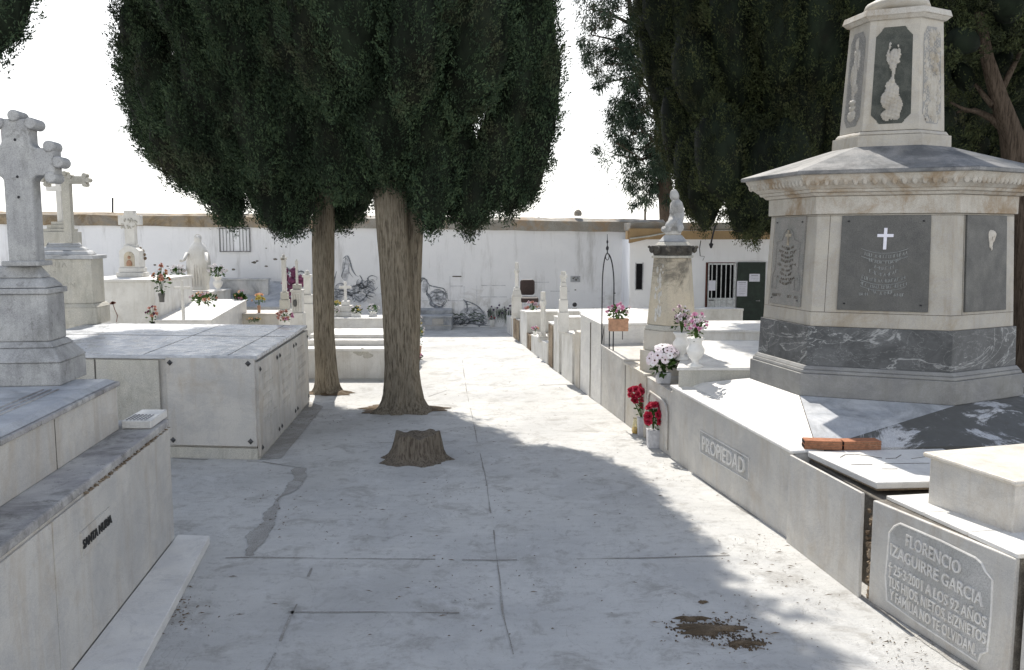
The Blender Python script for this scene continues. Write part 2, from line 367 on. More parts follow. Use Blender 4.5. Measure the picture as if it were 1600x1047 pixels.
# ================================================================= SETTING: ground
def sub(a, b): return Vector(a) - Vector(b)
g = MB(); g.add([(-400, -60, 0), (400, -60, 0), (400, 700, 0), (-400, 700, 0)], [(0, 1, 2, 3)])
tag(g.build('ground', M['concrete']), kind='structure')
def ribbon(mb, pts, wid, z=.004, jit=.3):
    """irregular flat band on the ground"""
    P = []
    for i in range(len(pts) - 1):
        a, b = Vector(pts[i]), Vector(pts[i + 1]); n = max(2, int((b - a).length / .035))
        for k in range(n): P.append(a.lerp(b, k / n))
    P.append(Vector(pts[-1])); vs = []; a1, a2, a3, a4 = [random.uniform(0, 6) for _ in range(4)]
    for i, p in enumerate(P):
        t = (P[min(i + 4, len(P) - 1)] - P[max(0, i - 4)]).normalized(); nn = Vector((-t.y, t.x, 0)); s_ = i * .035; off = wid * jit * (1.1 * math.sin(s_ * 2.1 + a1) + .7 * math.sin(s_ * 5.3 + a2) + .4 * math.sin(s_ * 13 + a3))
        w1 = wid * max(.25, 1 + .5 * math.sin(s_ * 3.7 + a4) + .3 * math.sin(s_ * 9.1 + a1) + random.uniform(-.2, .2)) / 2
        vs += [(p.x + nn.x * (off + w1), p.y + nn.y * (off + w1), z), (p.x + nn.x * (off - w1), p.y + nn.y * (off - w1), z)]
    mb.add(vs, [(2 * i, 2 * i + 1, 2 * i + 3, 2 * i + 2) for i in range(len(P) - 1) if wid > .04 or math.sin(i * .035 * 2.3 + a2) + .6 * math.sin(i * .035 * 7.1 + a3) > -.75])
jm = MB()
for pts, wd in (([(727, 600), (735, 640), (757, 740), (772, 831), (785, 957), (811, 1060)], .010),
                ([(330, 873), (390, 871), (560, 873), (772, 876), (1000, 872), (1140, 868)], .014),
                ([(450, 957), (600, 956), (785, 960)], .016), ([(460, 955), (445, 990), (410, 1060)], .028),
                ([(487, 888), (470, 930), (455, 960)], .012),
                ([(720, 600), (800, 604), (900, 600)], .015), ([(670, 620), (727, 600), (722, 560)], .012),
                ([(1085, 740), (1240, 845), (1352, 938), (1540, 1060)], .05), ([(735, 690), (600, 692), (500, 695)], .010)):
    ribbon(jm, [G(*q) for q in pts], wd)
tag(jm.build('pavement_joints', M['joint']), kind='structure')
jm = MB(); ribbon(jm, [G(468, 732), (G(437, 790)), G(418, 820), G(393, 868)], .10, .005, .35)
ribbon(jm, [G(410, 722), G(468, 732)], .03, .005, .35); ribbon(jm, [G(270, 716), G(404, 722)], .025, .005, .35)
tag(jm.build('dirt_gutter', M['gutter']), kind='structure')
# strip of brownish dirt beside the box tomb, with the tomb's shadow painted in
jm = MB(); jm.add([G(405, 719) + Vector((0, 0, .006)), G(440, 716) + Vector((0, 0, .006)), G(470, 680) + Vector((0, 0, .006)), G(505, 636) + Vector((0, 0, .006)), G(484, 628) + Vector((0, 0, .006))], [(0, 1, 2, 3, 4)])
tag(jm.build('dirt_and_shadow_strip', M['joint']), kind='structure')
def blob(mb, c, rx, ry, z=.01, n=40, h=.02, jag=.25):
    c = Vector(c); ph = [random.uniform(0, 6) for _ in range(4)]; ring = []
    for k in range(n):
        th = 2 * PI * k / n; q = 1 + jag * (math.sin(3 * th + ph[0]) * .5 + math.sin(7 * th + ph[1]) * .3 + math.sin(13 * th + ph[2]) * .25) + random.uniform(-.06, .06)
        ring.append((math.cos(th) * rx * q, math.sin(th) * ry * q))
    vs = [(c.x + a, c.y + b, z * .3) for a, b in ring] + [(c.x + a * .6, c.y + b * .6, z + h * random.uniform(.5, 1)) for a, b in ring] + [(c.x, c.y, z + h)]
    fs = [(k, (k + 1) % n, (k + 1) % n + n, k + n) for k in range(n)] + [(k + n, (k + 1) % n + n, 2 * n) for k in range(n)]
    mb.add(vs, fs)
mb = MB(); blob(mb, G(1105, 984), .20, .075, jag=.55, h=.012); blob(mb, G(1165, 1006), .10, .03, jag=.6, h=.008); blob(mb, G(1098, 942), .03, .02, jag=.5, h=.006); blob(mb, G(1080, 968), .10, .035, jag=.6, h=.008)
for _ in range(700):
    q = G(random.gauss(1108, 27), random.gauss(984, 7) + 0) if random.random() < .7 else G(random.gauss(1164, 17), random.gauss(1005, 5)); r_ = random.uniform(.004, .013); k = len(mb.v)
    mb.add([q + Vector((r_, 0, 0)), q + Vector((-r_ * .6, r_, 0)), q + Vector((-r_ * .5, -r_, 0)), q + Vector((0, 0, r_ * 1.1))], [(0, 1, 3), (1, 2, 3), (2, 0, 3)])
tag(mb.build('earth_patch', M['dirt'], org=G(1115, 985)), 'dark brown patch of spilled soil on the shaded paving, lower right', 'soil patch')
# litter: leaf scraps and cypress crumbs
def litter():
    vs = []; fs = []; zones = [((300, 960), (80, 60), 40), ((700, 770), (160, 40), 50), ((600, 800), (140, 60), 35), ((900, 800), (160, 80), 35), ((1130, 985), (110, 55), 90), ((1105, 985), (55, 20), 120), ((1165, 1006), (30, 9), 60), ((1240, 920), (60, 60), 50), ((1180, 860), (60, 50), 60),
             ((650, 690), (140, 25), 60), ((780, 900), (300, 120), 90), ((440, 790), (50, 50), 60), ((1050, 760), (80, 60), 40), ((850, 640), (200, 80), 60), ((1420, 1010), (70, 40), 80), ((280, 955), (22, 25), 70), ((500, 655), (60, 14), 60)]
    for (cx, cy), (sx, sy), n in zones:
        for _ in range(n):
            p = G(random.gauss(cx, sx * .5), min(1120, max(560, random.gauss(cy, sy * .5)))); a = random.uniform(0, PI); l = random.uniform(.004, .016); wd = l * random.uniform(.12, .45)
            if random.random() < .10: l *= 2.4; a = random.gauss(0, .35)
            k = len(vs); d = Vector((math.cos(a), math.sin(a), 0)); e = Vector((-d.y, d.x, 0))
            vs += [p - d * l + Vector((0, 0, .006)), p + e * wd + Vector((0, 0, .012)), p + d * l + Vector((0, 0, .006)), p - e * wd + Vector((0, 0, .008))]; fs.append((k, k + 1, k + 2, k + 3))
    m = MB(); m.add(vs, fs); tag(m.build('leaf_litter', M['litter']), kind='stuff', label='scattered dry leaf scraps and crumbs on the paving', cat='litter')
litter()

# ================================================================= wall and annex
WY = 24.0
def wall_run():
    xl, xr = -30.0, 4.2
    t = thing('cemetery_wall', 'long whitewashed boundary wall with brown stained parapet behind the graves', 'wall', (0, WY, 0))
    zt = lambda x: 3.20 - .012 * (x + 14)
    n = 66; xs = [xl + (xr - xl) * i / n for i in range(n + 1)]
    m = MB()
    vs = [];
    for x in xs:
        e = random.uniform(-.012, .012)
        vs += [(x, WY, 0), (x, WY, zt(x) - .33 + e), (x, WY + .45, zt(x) - .33 + e), (x, WY + .45, 0)]
    fs = []
    for i in range(n):
        a, b = 4 * i, 4 * i + 4
        fs += [(a, b, b + 1, a + 1), (a + 1, b + 1, b + 2, a + 2), (a + 2, b + 2, b + 3, a + 3)]
    fs += [(0, 1, 2, 3), (4 * n + 3, 4 * n + 2, 4 * n + 1, 4 * n)]
    m.add(vs, fs); m.build('wall_face', M['wall'], t)
    for seg, mat in (((0, 46), 'parapet'), ((46, 66), 'parapet_grey')):
        m = MB(); vs = []; fs = []; cnt = 0
        for i in range(seg[0], seg[1] + 1):
            x = xs[i]; e = [random.uniform(-.015, .015) for _ in range(4)]
            vs += [(x, WY - .05 + e[0], zt(x) - .36 + e[1]), (x, WY - .10 + e[0], zt(x) - .08 + e[2]), (x, WY + .2, zt(x) + e[3]), (x, WY + .5, zt(x) - .36)]; cnt += 1
        for i in range(cnt - 1):
            a, b = 4 * i, 4 * i + 4
            fs += [(a, b, b + 1, a + 1), (a + 1, b + 1, b + 2, a + 2), (a + 2, b + 2, b + 3, a + 3), (a + 3, b + 3, b, a)]
        fs += [(0, 1, 2, 3), tuple(4 * (cnt - 1) + q for q in (3, 2, 1, 0))]
        m.add(vs, fs); m.build('parapet', M[mat], t)
    # barred window
    a, b = At(343, 357, WY - .01), At(391, 393, WY - .01)
    f = MB(); 
    for p0, p1 in (((a.x, a.z), (b.x, a.z)), ((a.x, b.z), (b.x, b.z)), ((a.x, a.z), (a.x, b.z)), ((b.x, a.z), (b.x, b.z))):
        f.box(((p0[0] + p1[0]) / 2, WY - .03, (p0[1] + p1[1]) / 2), (abs(p0[0] - p1[0]) + .025, .025, abs(p0[1] - p1[1]) + .025))
    win = f.build('window_grille', M['iron_grey'], t)
    for k in range(1, 9):
        if k == 5: continue
        x = a.x + (b.x - a.x) * k / 9; q = MB(); q.tube([(x, WY - .03, b.z), (x, WY - .03, a.z)], .009, 6); q.build('bar', M['iron_grey'], win)
    q = MB(); q.box(((a.x + b.x) / 2, WY - .004, (a.z + b.z) / 2), (b.x - a.x, .01, a.z - b.z)); q.build('shutter', M['annex'], win)
    # niche seams, plaques and holes on the wall
    q = MB()
    for x0, y0, x1 in ((704, 446, 722), (704, 448, 722)): pass
    p0, p1 = At(707, 431, WY - .006), At(721, 433, WY - .006); q.box(((p0.x + p1.x) / 2, WY - .006, (p0.z + p1.z) / 2), (p1.x - p0.x, .012, .03)); q.build('slot', M['cement'], t)
    q = MB()
    for x0, x1, y in ((703, 723, 447), (752, 790, 446), (658, 726, 470), (835, 858, 441), (860, 890, 455), (750, 792, 464)):
        p0, p1 = At(x0, y, WY - .006), At(x1, y, WY - .006); q.box(((p0.x + p1.x) / 2, WY - .004, p0.z), (p1.x - p0.x, .008, .014))
    for x, y0, y1 in ((703, 432, 470), (725, 447, 492), (745, 446, 480)):
        p0, p1 = At(x, y0, WY), At(x, y1, WY); q.box((p0.x, WY - .004, (p0.z + p1.z) / 2), (.01, .008, p0.z - p1.z))
    q.build('niche_seam', M['mural_wash'], t)
    q = MB(); p0 = At(899, 436, WY); q.box((p0.x, WY - .012, p0.z), (.27, .024, .17)); fr = q.build('small_plaque', M['marble_grey'], t, bevel=.004)
    q = MB()
    for dx, dz, r in ((-.06, .02, .025), (.02, -.02, .03), (.07, .03, .02), (-.02, .04, .018)): q.ball((p0.x + dx, WY - .026, p0.z + dz), r, 6, (1, .25, 1))
    q.build('carving', M['cement'], fr)
    q = MB()
    for px, py, r in ((885, 451, .022), (899, 453, .022), (397, 410, .05), (402, 408, .03), (430, 405, .04), (416, 416, .035), (365, 421, .04), (416, 388, .02), (345, 418, .025), (242, 414, .03), (262, 416, .025), (312, 411, .03), (415, 457, .03), (960, 458, .03), (640, 405, .02)):
        p = At(px, py, WY); q.ball((p.x, WY - .002, p.z), r, 8, (1.4, .12, .6), rough=.3)
    q.build('plaster_pit', M['cement'], t)
    mural(t)
def stroke(mb, pts, w0, Y):
    """brush stroke painted on the wall: a thin ribbon of varying width, lying on the plaster"""
    P = []
    n = len(pts)
    for i in range(n - 1):
        a = Vector(pts[max(i - 1, 0)]); b = Vector(pts[i]); c = Vector(pts[i + 1]); d = Vector(pts[min(i + 2, n - 1)])
        for k in range(6):
            t = k / 6; P.append(.5 * ((2 * b) + (-a + c) * t + (2 * a - 5 * b + 4 * c - d) * t * t + (-a + 3 * b - 3 * c + d) * t ** 3))
    P.append(Vector(pts[-1])); vs = []; m = len(P)
    for i, p in enumerate(P):
        tt = (P[min(i + 1, m - 1)] - P[max(i - 1, 0)]); tt.normalize(); nn = Vector((-tt.y, tt.x)); u = i / (m - 1)
        ww = w0 * (.25 + .75 * math.sin(PI * min(1, u * 1.1 + .05))) * random.uniform(.6, 1.3)
        for sg in (-1, 1):
            q = p + nn * ww * sg; a = At(q.x, q.y, Y); vs.append(a)
    mb.add(vs, [(2 * i, 2 * i + 1, 2 * i + 3, 2 * i + 2) for i in range(m - 1)])
def mural(t):
    Y = WY - .010
    m = MB(); st = lambda pts, w=.8: stroke(m, pts, w, Y)
    # seated draped figure (right of the trunk)
    st([(646, 470), (652, 452), (658, 440), (662, 436), (668, 440), (672, 452)], 1.0); st([(659, 440), (656, 436), (662, 435), (668, 438)], 1.6)
    st([(665, 438), (672, 446), (684, 449), (694, 452), (698, 462), (701, 470)], 1.0); st([(666, 455), (672, 464), (676, 474), (688, 479), (697, 472), (699, 460)], 1.3)
    st([(673, 456), (683, 458), (692, 455), (697, 466), (692, 474)], .7); st([(676, 468), (684, 466), (690, 462)], .6); st([(672, 470), (674, 477), (686, 481), (696, 478)], 1.6)
    st([(668, 450), (667, 460), (674, 468)], 1.1); st([(650, 448), (648, 455), (655, 456)], 1.2); st([(646, 462), (652, 474), (657, 480)], 1.7); st([(648, 470), (654, 470), (657, 478)], 1.2)
    st([(678, 452), (688, 453), (693, 460), (690, 468), (684, 472)], .5); st([(682, 474), (690, 476), (696, 470)], .7)
    # rocky mass, bottom
    st([(724, 468), (729, 474), (730, 486), (727, 492)], 1.3); st([(727, 470), (738, 474), (748, 480), (756, 490), (760, 500)], 1.0)
    for _ in range(46):
        x = random.uniform(706, 758); top = 470 + max(0, (x - 735)) * .9 if x > 727 else 490
        y = random.uniform(top + 4, 509); l = random.uniform(4, 11); c = random.uniform(-3, 3)
        st([(x - l / 2, y + c * .3), (x - l / 5, y - c), (x + l / 4, y + c * .6), (x + l / 2, y + 1)], random.uniform(.3, 1.1))
    st([(700, 494), (712, 497), (726, 495)], 1.2); st([(706, 507), (730, 505), (752, 508), (766, 509)], 1.4)
    # mountains and boulders between the trunks
    st([(536, 404), (542, 400), (546, 406), (550, 420), (556, 430), (560, 432)], 1.2); st([(540, 402), (538, 418), (534, 432), (541, 440)], .8); st([(546, 412), (545, 424), (552, 434)], .6); st([(526, 424), (522, 440), (522, 455)], .8)
    for cx, cy, r in ((566, 442, 9), (576, 446, 9), (552, 452, 10), (532, 450, 9), (582, 436, 7), (526, 462, 8), (562, 462, 10), (545, 466, 7), (580, 462, 7), (640, 447, 6)):
        a0 = random.uniform(0, 6); st([(cx + r * math.cos(a0 + k * .8) * random.uniform(.8, 1.1), cy + r * .85 * math.sin(a0 + k * .8) * random.uniform(.8, 1.1)) for k in range(7)], random.uniform(.6, 1.3))
        st([(cx - r * .5, cy + r * .3), (cx, cy + r * .1), (cx + r * .5, cy + r * .5)], .5)
    st([(562, 430), (566, 438), (562, 446), (570, 450), (580, 444)], 1.2)
    # left of the left trunk: boulder forms
    for cx, cy, r in ((456, 428, 8), (470, 432, 8), (446, 424, 6), (476, 448, 8), (460, 446, 7)):
        a0 = random.uniform(0, 6); st([(cx + r * math.cos(a0 + k * .8), cy + r * math.sin(a0 + k * .8)) for k in range(7)], 1.2)
    wsh = MB()
    def washp(pts, dy=0.004):
        vs = [At(px + random.uniform(-.6, .6), py + random.uniform(-.6, .6), WY - .006 - dy * .5) for px, py in pts]; wsh.add(vs, [tuple(range(len(vs)))])
    for cx, cy, rx, ry in ((566, 446, 11, 9), (577, 450, 9, 11), (550, 456, 12, 10), (532, 452, 9, 11), (540, 420, 6, 18), (526, 464, 9, 10), (562, 466, 12, 8), (458, 432, 9, 9), (472, 438, 8, 12), (683, 464, 15, 12), (664, 448, 5, 10), (650, 466, 6, 12), (738, 492, 22, 14), (716, 500, 12, 7), (750, 500, 12, 9), (640, 450, 6, 8)):
        washp([(cx + rx * math.cos(a) * random.uniform(.85, 1.1), cy + ry * math.sin(a) * random.uniform(.85, 1.1)) for a in [2 * PI * k / 14 for k in range(14)]], random.uniform(.0, .004))
    wsh.build('mural_wash', M['mural_wash'], t)
    for _ in range(190):
        cx, cy = random.choice(((683, 464), (566, 448), (552, 458), (535, 452), (740, 494), (722, 500), (577, 452), (460, 436), (526, 464))); x, y = cx + random.gauss(0, 7), cy + random.gauss(0, 6); l = random.uniform(3, 8); an = random.uniform(0, PI)
        if y < 509: st([(x - l * math.cos(an), y - l * .5 * math.sin(an)), (x, y + random.uniform(-2, 2)), (x + l * math.cos(an), y + l * .5 * math.sin(an))], random.uniform(.25, .8))
    mu = m.build('mural_brushwork', M['mural_ink'], t)
    g_ = MB()
    for _ in range(110):
        x = random.uniform(762, 800); y = random.uniform(478, 488); h = random.uniform(12, 26)
        stroke(g_, [(x, y), (x + random.uniform(-1.5, 1.5), y + h * .5), (x + random.uniform(-1, 1), min(508, y + h))], .22, Y - .001)
    for _ in range(16):
        x = random.uniform(706, 760); y = random.uniform(490, 506); stroke(g_, [(x - 5, y), (x, y - 1.5), (x + 5, y + 1)], .8, Y - .002)
    g_.build('mural_stems', M['mural_green'], t)
    p_ = MB()
    for px, py in ((768, 479), (771, 484), (777, 481), (780, 477), (785, 489), (788, 480), (791, 485), (794, 482), (797, 478), (779, 493), (762, 487), (799, 488)):
        c = At(px, py, Y - .003); rr = random.uniform(.022, .036); p_.add([c + Vector((rr * random.uniform(.7, 1.2) * math.cos(k * PI / 4), 0, rr * .8 * random.uniform(.7, 1.2) * math.sin(k * PI / 4))) for k in range(8)], [tuple(range(8))])
    p_.build('mural_flowers', M['mural_purple'], t)
wall_run()

def annex():
    AY = 22.4; X0 = At(984, 400, AY).x; X1 = 14.0
    t = thing('caretaker_building', 'low white outbuilding with orange fascia and open dark green door', 'building', (X0, AY, 0))
    zt = Hz((0, AY), 374); dx0 = At(1103, 410, AY); dx1 = At(1151, 410, AY); ztop = dx0.z
    m = MB()
    m.box(((X0 + dx0.x) / 2, AY + .15, zt / 2), (dx0.x - X0, .3, zt)); m.box(((dx1.x + X1) / 2, AY + .15, zt / 2), (X1 - dx1.x, .3, zt))
    m.box(((dx0.x + dx1.x) / 2, AY + .151, (zt + ztop) / 2), (dx1.x - dx0.x, .298, zt - ztop))
    m.box((X0 + .14, AY + 1.0, zt / 2), (.28, 1.4, zt))
    m.build('wall_face', M['annex'], t)
    m = MB(); m.box(((X0 + X1) / 2 - .04, AY + .02, zt + .11), (X1 - X0 + .1, .42, .22)); m.build('fascia', M['orange'], t, bevel=.01)
    m = MB(); m.box(((X0 + X1) / 2, AY + .55, zt + .33), (X1 - X0 + .02, 1.3, .20)); m.build('roof', M['parapet_grey'], t, bevel=.02)
    # sloping verge at the left end
    a, b, c_, d = At(984, 357, AY - .25), At(984, 380, AY - .25), At(1046, 366, AY - .25), At(1046, 357, AY - .25)
    m = MB(); vs = [a, b, c_, d]; vs += [v + Vector((0, .22, 0)) for v in vs]
    m.add(vs, [(0, 1, 2, 3), (7, 6, 5, 4), (0, 4, 5, 1), (1, 5, 6, 2), (2, 6, 7, 3), (3, 7, 4, 0)]); m.build('verge_board', M['orange'], t)
    m = MB(); m.tube([At(984, 373, AY - .28), At(1015, 369, AY - .28), At(1046, 363, AY - .28)], .022, 6); m.build('gutter', M['lime'], t)
    # narrow window
    wa, wb = At(994, 412, AY), At(1003, 452, AY)
    m = MB(); m.box(((wa.x + wb.x) / 2, AY - .003, (wa.z + wb.z) / 2), (wb.x - wa.x, .02, wa.z - wb.z)); wn = m.build('window', M['dark'], t)
    m = MB(); 
    for x in (wa.x - .012, wb.x + .012): m.box((x, AY - .012, (wa.z + wb.z) / 2), (.024, .04, wa.z - wb.z + .05))
    m.box(((wa.x + wb.x) / 2, AY - .012, wb.z - .012), (wb.x - wa.x - .002, .042, .024)); m.build('frame', M['marble_grey'], wn)
    # doorway interior, gate and open leaf
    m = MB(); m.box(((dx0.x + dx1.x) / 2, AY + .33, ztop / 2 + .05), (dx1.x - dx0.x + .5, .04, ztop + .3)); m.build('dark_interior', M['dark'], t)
    m = MB(); m.box((dx0.x + .02, AY + .02, ztop / 2), (.036, .09, ztop - .01)); m.box(((dx0.x + dx1.x) / 2, AY + .02, ztop - .02), (dx1.x - dx0.x - .08, .088, .036)); m.build('door_frame', M['redtrim'], t)
    gx0, gx1 = dx0.x + .06, dx1.x - .01; gz = At(1120, 467, AY).z; gt = ztop - .05
    gate = MB(); gate.box((gx0 + .015, AY - .02, gt / 2 + .03), (.03, .035, gt)); gate.box((gx1 - .03, AY - .02, gt / 2 + .03), (.06, .035, gt)); gate.box(((gx0 + gx1) / 2 - .015, AY - .02, gt + .01), (gx1 - gx0 - .09, .034, .04))
    gate.box(((gx0 + gx1) / 2 - .015, AY - .02, gz), (gx1 - gx0 - .09, .034, .05)); go = gate.build('door', M['gate_paint'], t, bevel=.003)
    for k in range(5):
        x = gx0 + .03 + (gx1 - gx0 - .09) * (k + .6) / 5.3; q = MB(); q.box((x, AY - .02, (gz + gt) / 2 + .02), (.022, .02, gt - gz - .0)); q.build('bar', M['gate_paint'], go)
    q = MB(); 
    for k in range(4):
        wd = (gx1 - gx0 - .09) / 4; q.box((gx0 + .03 + wd * (k + .5), AY - .012, gz / 2), (wd - .008, .02, gz - .06))
    q.build('lower_panel', M['gate_paint'], go)
    q = MB(); q.box((gx0 + .09, AY - .05, gz - .03), (.13, .025, .022)); q.build('handle', M['iron'], go)
    q = MB(); q.box((At(1112, 446, AY).x, AY - .045, At(1112, 446, AY).z), (.18, .008, .26)); q.build('notice', M['paper'], go)
    # green leaf folded back on the wall
    l0, l1 = At(1152, 412, AY), At(1192, 512, AY); x0, x1 = l0.x, l1.x; zt2 = l0.z
    m = MB(); m.box(((x0 + x1) / 2, AY - .05, zt2 / 2 + .04), (x1 - x0, .05, zt2)); lf = m.build('door', M['door_green'], t, bevel=.004)
    lf['label'] = 'dark green leaf folded back against the wall'
    m = MB()
    for s_ in (-1, 1): 
        m.box(((x0 + x1) / 2, AY - .079, zt2 * .5 + s_ * zt2 * .24), ((x1 - x0) * .8, .008, zt2 * .40))
    m.build('raised_panel', M['door_green'], lf, bevel=.004)
    m = MB(); p = At(1184, 470, AY - .1); m.box((p.x, AY - .11, p.z), (.10, .012, .018)); m.ball((p.x + .04, AY - .10, p.z), .02, 8); m.build('handle', M['iron_grey'], lf)
    for (u0, v0, u1, v1) in ((1150.5, 439, 1166, 463), (1171, 428, 1187, 440)):
        a, b = At(u0, v0, AY - .09), At(u1, v1, AY - .09); m = MB(); m.box(((a.x + b.x) / 2 + (.02 if u0 < 1160 else 0), AY - .088, (a.z + b.z) / 2), (b.x - a.x, .006, a.z - b.z)); pp = m.build('notice', M['paper'], lf)
        m = MB()
        for k in range(7 if u0 < 1160 else 4): m.box(((a.x + b.x) / 2 + .02 * (u0 < 1160), AY - .092, a.z - (a.z - b.z) * (k + 1) / (8.5 if u0 < 1160 else 5)), ((b.x - a.x) * random.uniform(.6, .8), .003, .006 + .012 * (k == 0)))
        m.build('print_line', M['ink'], pp)
    m = MB(); p = At(1172, 509, AY - .3); m.ball((p.x, p.y, .16), .10, 10, (1.3, .8, 1.4), rough=.15); tag(m.build('rubbish_sack', M['dark'], org=(p.x, p.y, .0)), 'small black sack on the ground against the open green door', 'sack')
annex()
# wall lamp and hanging cable under the annex eaves
q = thing('wall_lamp', 'black bracket lamp hanging under the orange fascia', 'lamp', At(1114, 370, 22.2))
m = MB(); m.tube([At(1118, 352, 22.3), At(1114, 366, 22.1), At(1111, 380, 22.1)], .022, 6); m.build('bracket', M['iron'], q)
m = MB(); p = At(1111, 388, 22.1); m.lathe([(.02, 0), (.05, .08), (.06, .11), (.03, .13)], p, 10); m.build('lamp_shade', M['iron'], q)
m = MB(); m.tube([At(1095, 376, 22.3), At(1093, 388, 22.25), At(1094, 400, 22.3)], .011, 6); m.tube([At(1094, 400, 22.3), At(1101, 401, 22.33), At(1098, 407, 22.34)], .006, 5); tag(m.build('cable', M['iron'], org=At(1095, 376, 22.3)), 'black cable dangling down the white wall beside the lamp', 'cable')
# sky-line bits behind the wall
m = MB(); m.tube([At(176, 332, 30), At(176, 309, 30)], .03, 6); tag(m.build('pole', M['iron'], org=At(176, 332, 30)), 'thin dark post showing above the far left stretch of wall', 'post')
t = thing('palm_tree', 'distant slender palm rising above the wall roofline', 'palm', At(1008, 380, 60))
m = MB(); m.tube([(t.location.x, 60, 0), At(1008, 330, 60), At(1011, 308, 60)], [.10, .07, .06], 8); m.build('trunk', M['bark_red'], t)
m = MB(); c = At(1011, 306, 60)
for k in range(26):
    a = random.uniform(0, 2 * PI); e = random.uniform(-.9, 1.2); L = random.uniform(.3, .42)
    d = Vector((math.cos(a) * math.cos(e), math.sin(a) * math.cos(e), math.sin(e))); p1 = c + d * L * .6; p2 = p1 + Vector((d.x, d.y, d.z - .9)) * L * .5; s_ = Vector((-d.y, d.x, 0)) * .05
    m.add([c, p1 + s_, p2, p1 - s_], [(0, 1, 2, 3)])
m.build('crown', M['pine'], t)
m = MB(); c = At(903, 334, 24.2); m.lathe([(.10, -.06), (.11, 0), (.10, .06), (.06, .10), (.02, .12)], c, 12); tag(m.build('chimney_pot', M['parapet_grey'], org=c), 'small round grey knob on top of the wall parapet', 'chimney pot')
m = MB(); m.tube([At(800, 350, 26), At(880, 330, 26), At(965, 296, 26)], .008, 4); m.tube([At(900, 340, 26), At(965, 300, 26)], .005, 4)
tag(m.build('overhead_wire', M['iron_grey'], org=At(880, 330, 26)), 'faint wire climbing over the wall into the feathery tree', 'wire')
#@@PART2
# ================================================================= helpers for tombs
def xy(v): return Vector((v[0], v[1], 0))
def up(v, z): return Vector((v[0], v[1], z))
def block(poly, z0, z1, name, mat, parent, bevel=.006, top=None):
    m = MB(); m.prism([(p[0], p[1]) for p in poly], z0, z1, top=[(p[0], p[1]) for p in top] if top else None); return m.build(name, mat, parent, bevel=bevel)
def grow(poly, d):
    """offset a convex ccw polygon outward by d"""
    n = len(poly); out = []
    for i in range(n):
        a, b, c = Vector(poly[i - 1][:2]), Vector(poly[i][:2]), Vector(poly[(i + 1) % n][:2])
        e1 = (b - a).normalized(); e2 = (c - b).normalized(); n1 = Vector((e1.y, -e1.x)); n2 = Vector((e2.y, -e2.x))
        k = (n1 + n2); k = k / max(.3, k.dot(n1)); out.append(Vector((b.x + k.x * d, b.y + k.y * d)))
    return out
def rect(nearcorner, ux, length_u, uy, length_v):
    """ccw rectangle from a corner: along ux then uy"""
    a = xy(nearcorner); return [a, a + ux * length_u, a + ux * length_u + uy * length_v, a + uy * length_v]
def panel(mb, A, B, z0, z1, th=.02, inset=0.0, out=None):
    """slab standing proud of the vertical face from A to B (outward normal = right of A->B)"""
    A, B = xy(A), xy(B); t = (B - A).normalized(); nn = Vector((t.y, -t.x, 0)); a = A + t * inset; b = B - t * inset
    z0 = z0 if hasattr(z0, '__len__') else (z0, z0); z1 = z1 if hasattr(z1, '__len__') else (z1, z1)
    f = [up(a, z0[0]), up(b, z0[1]), up(b, z1[1]), up(a, z1[0])]
    vs = [v - nn * .004 for v in f] + [v + nn * th for v in f]
    mb.add(vs, [(3, 2, 1, 0), (4, 5, 6, 7), (0, 1, 5, 4), (1, 2, 6, 5), (2, 3, 7, 6), (3, 0, 4, 7)])
    return nn
def outline_extrude(mb, pts, P, ux, uz, th, mi=0):
    """flat outline (u,w pairs, ccw seen from the front) given thickness; front face at P, body extends away from the viewer"""
    ux, uz = Vector(ux).normalized(), Vector(uz).normalized(); nn = ux.cross(uz); n = len(pts)
    fr = [Vector(P) + ux * u + uz * v_ for u, v_ in pts]; vs = fr + [q - nn * th for q in fr]
    fs = [tuple(range(n)), tuple(range(2 * n - 1, n - 1, -1))] + [(i, i + n, (i + 1) % n + n, (i + 1) % n) for i in range(n)]
    mb.add(vs, fs, mi)
def cross_outline(h, arm, w, yc, lobes=0.0, flare=0.0):
    """latin cross outline; yc = height of the arm axis; lobes = trefoil radius at the free ends"""
    hw = w / 2
    def lobe(cx, cy, dx, dy): px, py = -dy, dx; return [(cx - px * hw, cy - py * hw), (cx + px * hw, cy + py * hw)]
    f = flare
    o = [(-hw, 0), (hw, 0), (hw, yc - hw - f), (hw + f, yc - hw)]
    o += lobe(arm, yc, 1, 0) if lobes else [(arm, yc - hw), (arm, yc + hw)]
    o += [(hw + f, yc + hw), (hw, yc + hw + f)]
    o += lobe(0, h, 0, 1) if lobes else [(hw, h), (-hw, h)]
    o += [(-hw, yc + hw + f), (-hw - f, yc + hw)]
    o += lobe(-arm, yc, -1, 0) if lobes else [(-arm, yc + hw), (-arm, yc - hw)]
    o += [(-hw - f, yc - hw), (-hw, yc - hw - f)]
    return o
def trefoils(mb, h, arm, w, yc, r, P, ux, uz, th):
    ux, uz = Vector(ux).normalized(), Vector(uz).normalized(); nn = ux.cross(uz); e = .008
    for cx, cy, dx, dy in ((arm, yc, 1, 0), (-arm, yc, -1, 0), (0, h, 0, 1)):
        for a, b in ((r * .55, 0), (-r * .75, w / 2 + r * .30), (-r * .75, -w / 2 - r * .30)):
            ox, oy = cx + dx * a - dy * b, cy + dy * a + dx * b; n = 18
            outline_extrude(mb, [(ox + r * math.cos(2 * PI * k / n), oy + r * math.sin(2 * PI * k / n)) for k in range(n)], Vector(P) + nn * e, ux, uz, th + 2 * e)
            e += .0015
X_, Y_, Z_ = Vector((1, 0, 0)), Vector((0, 1, 0)), Vector((0, 0, 1))

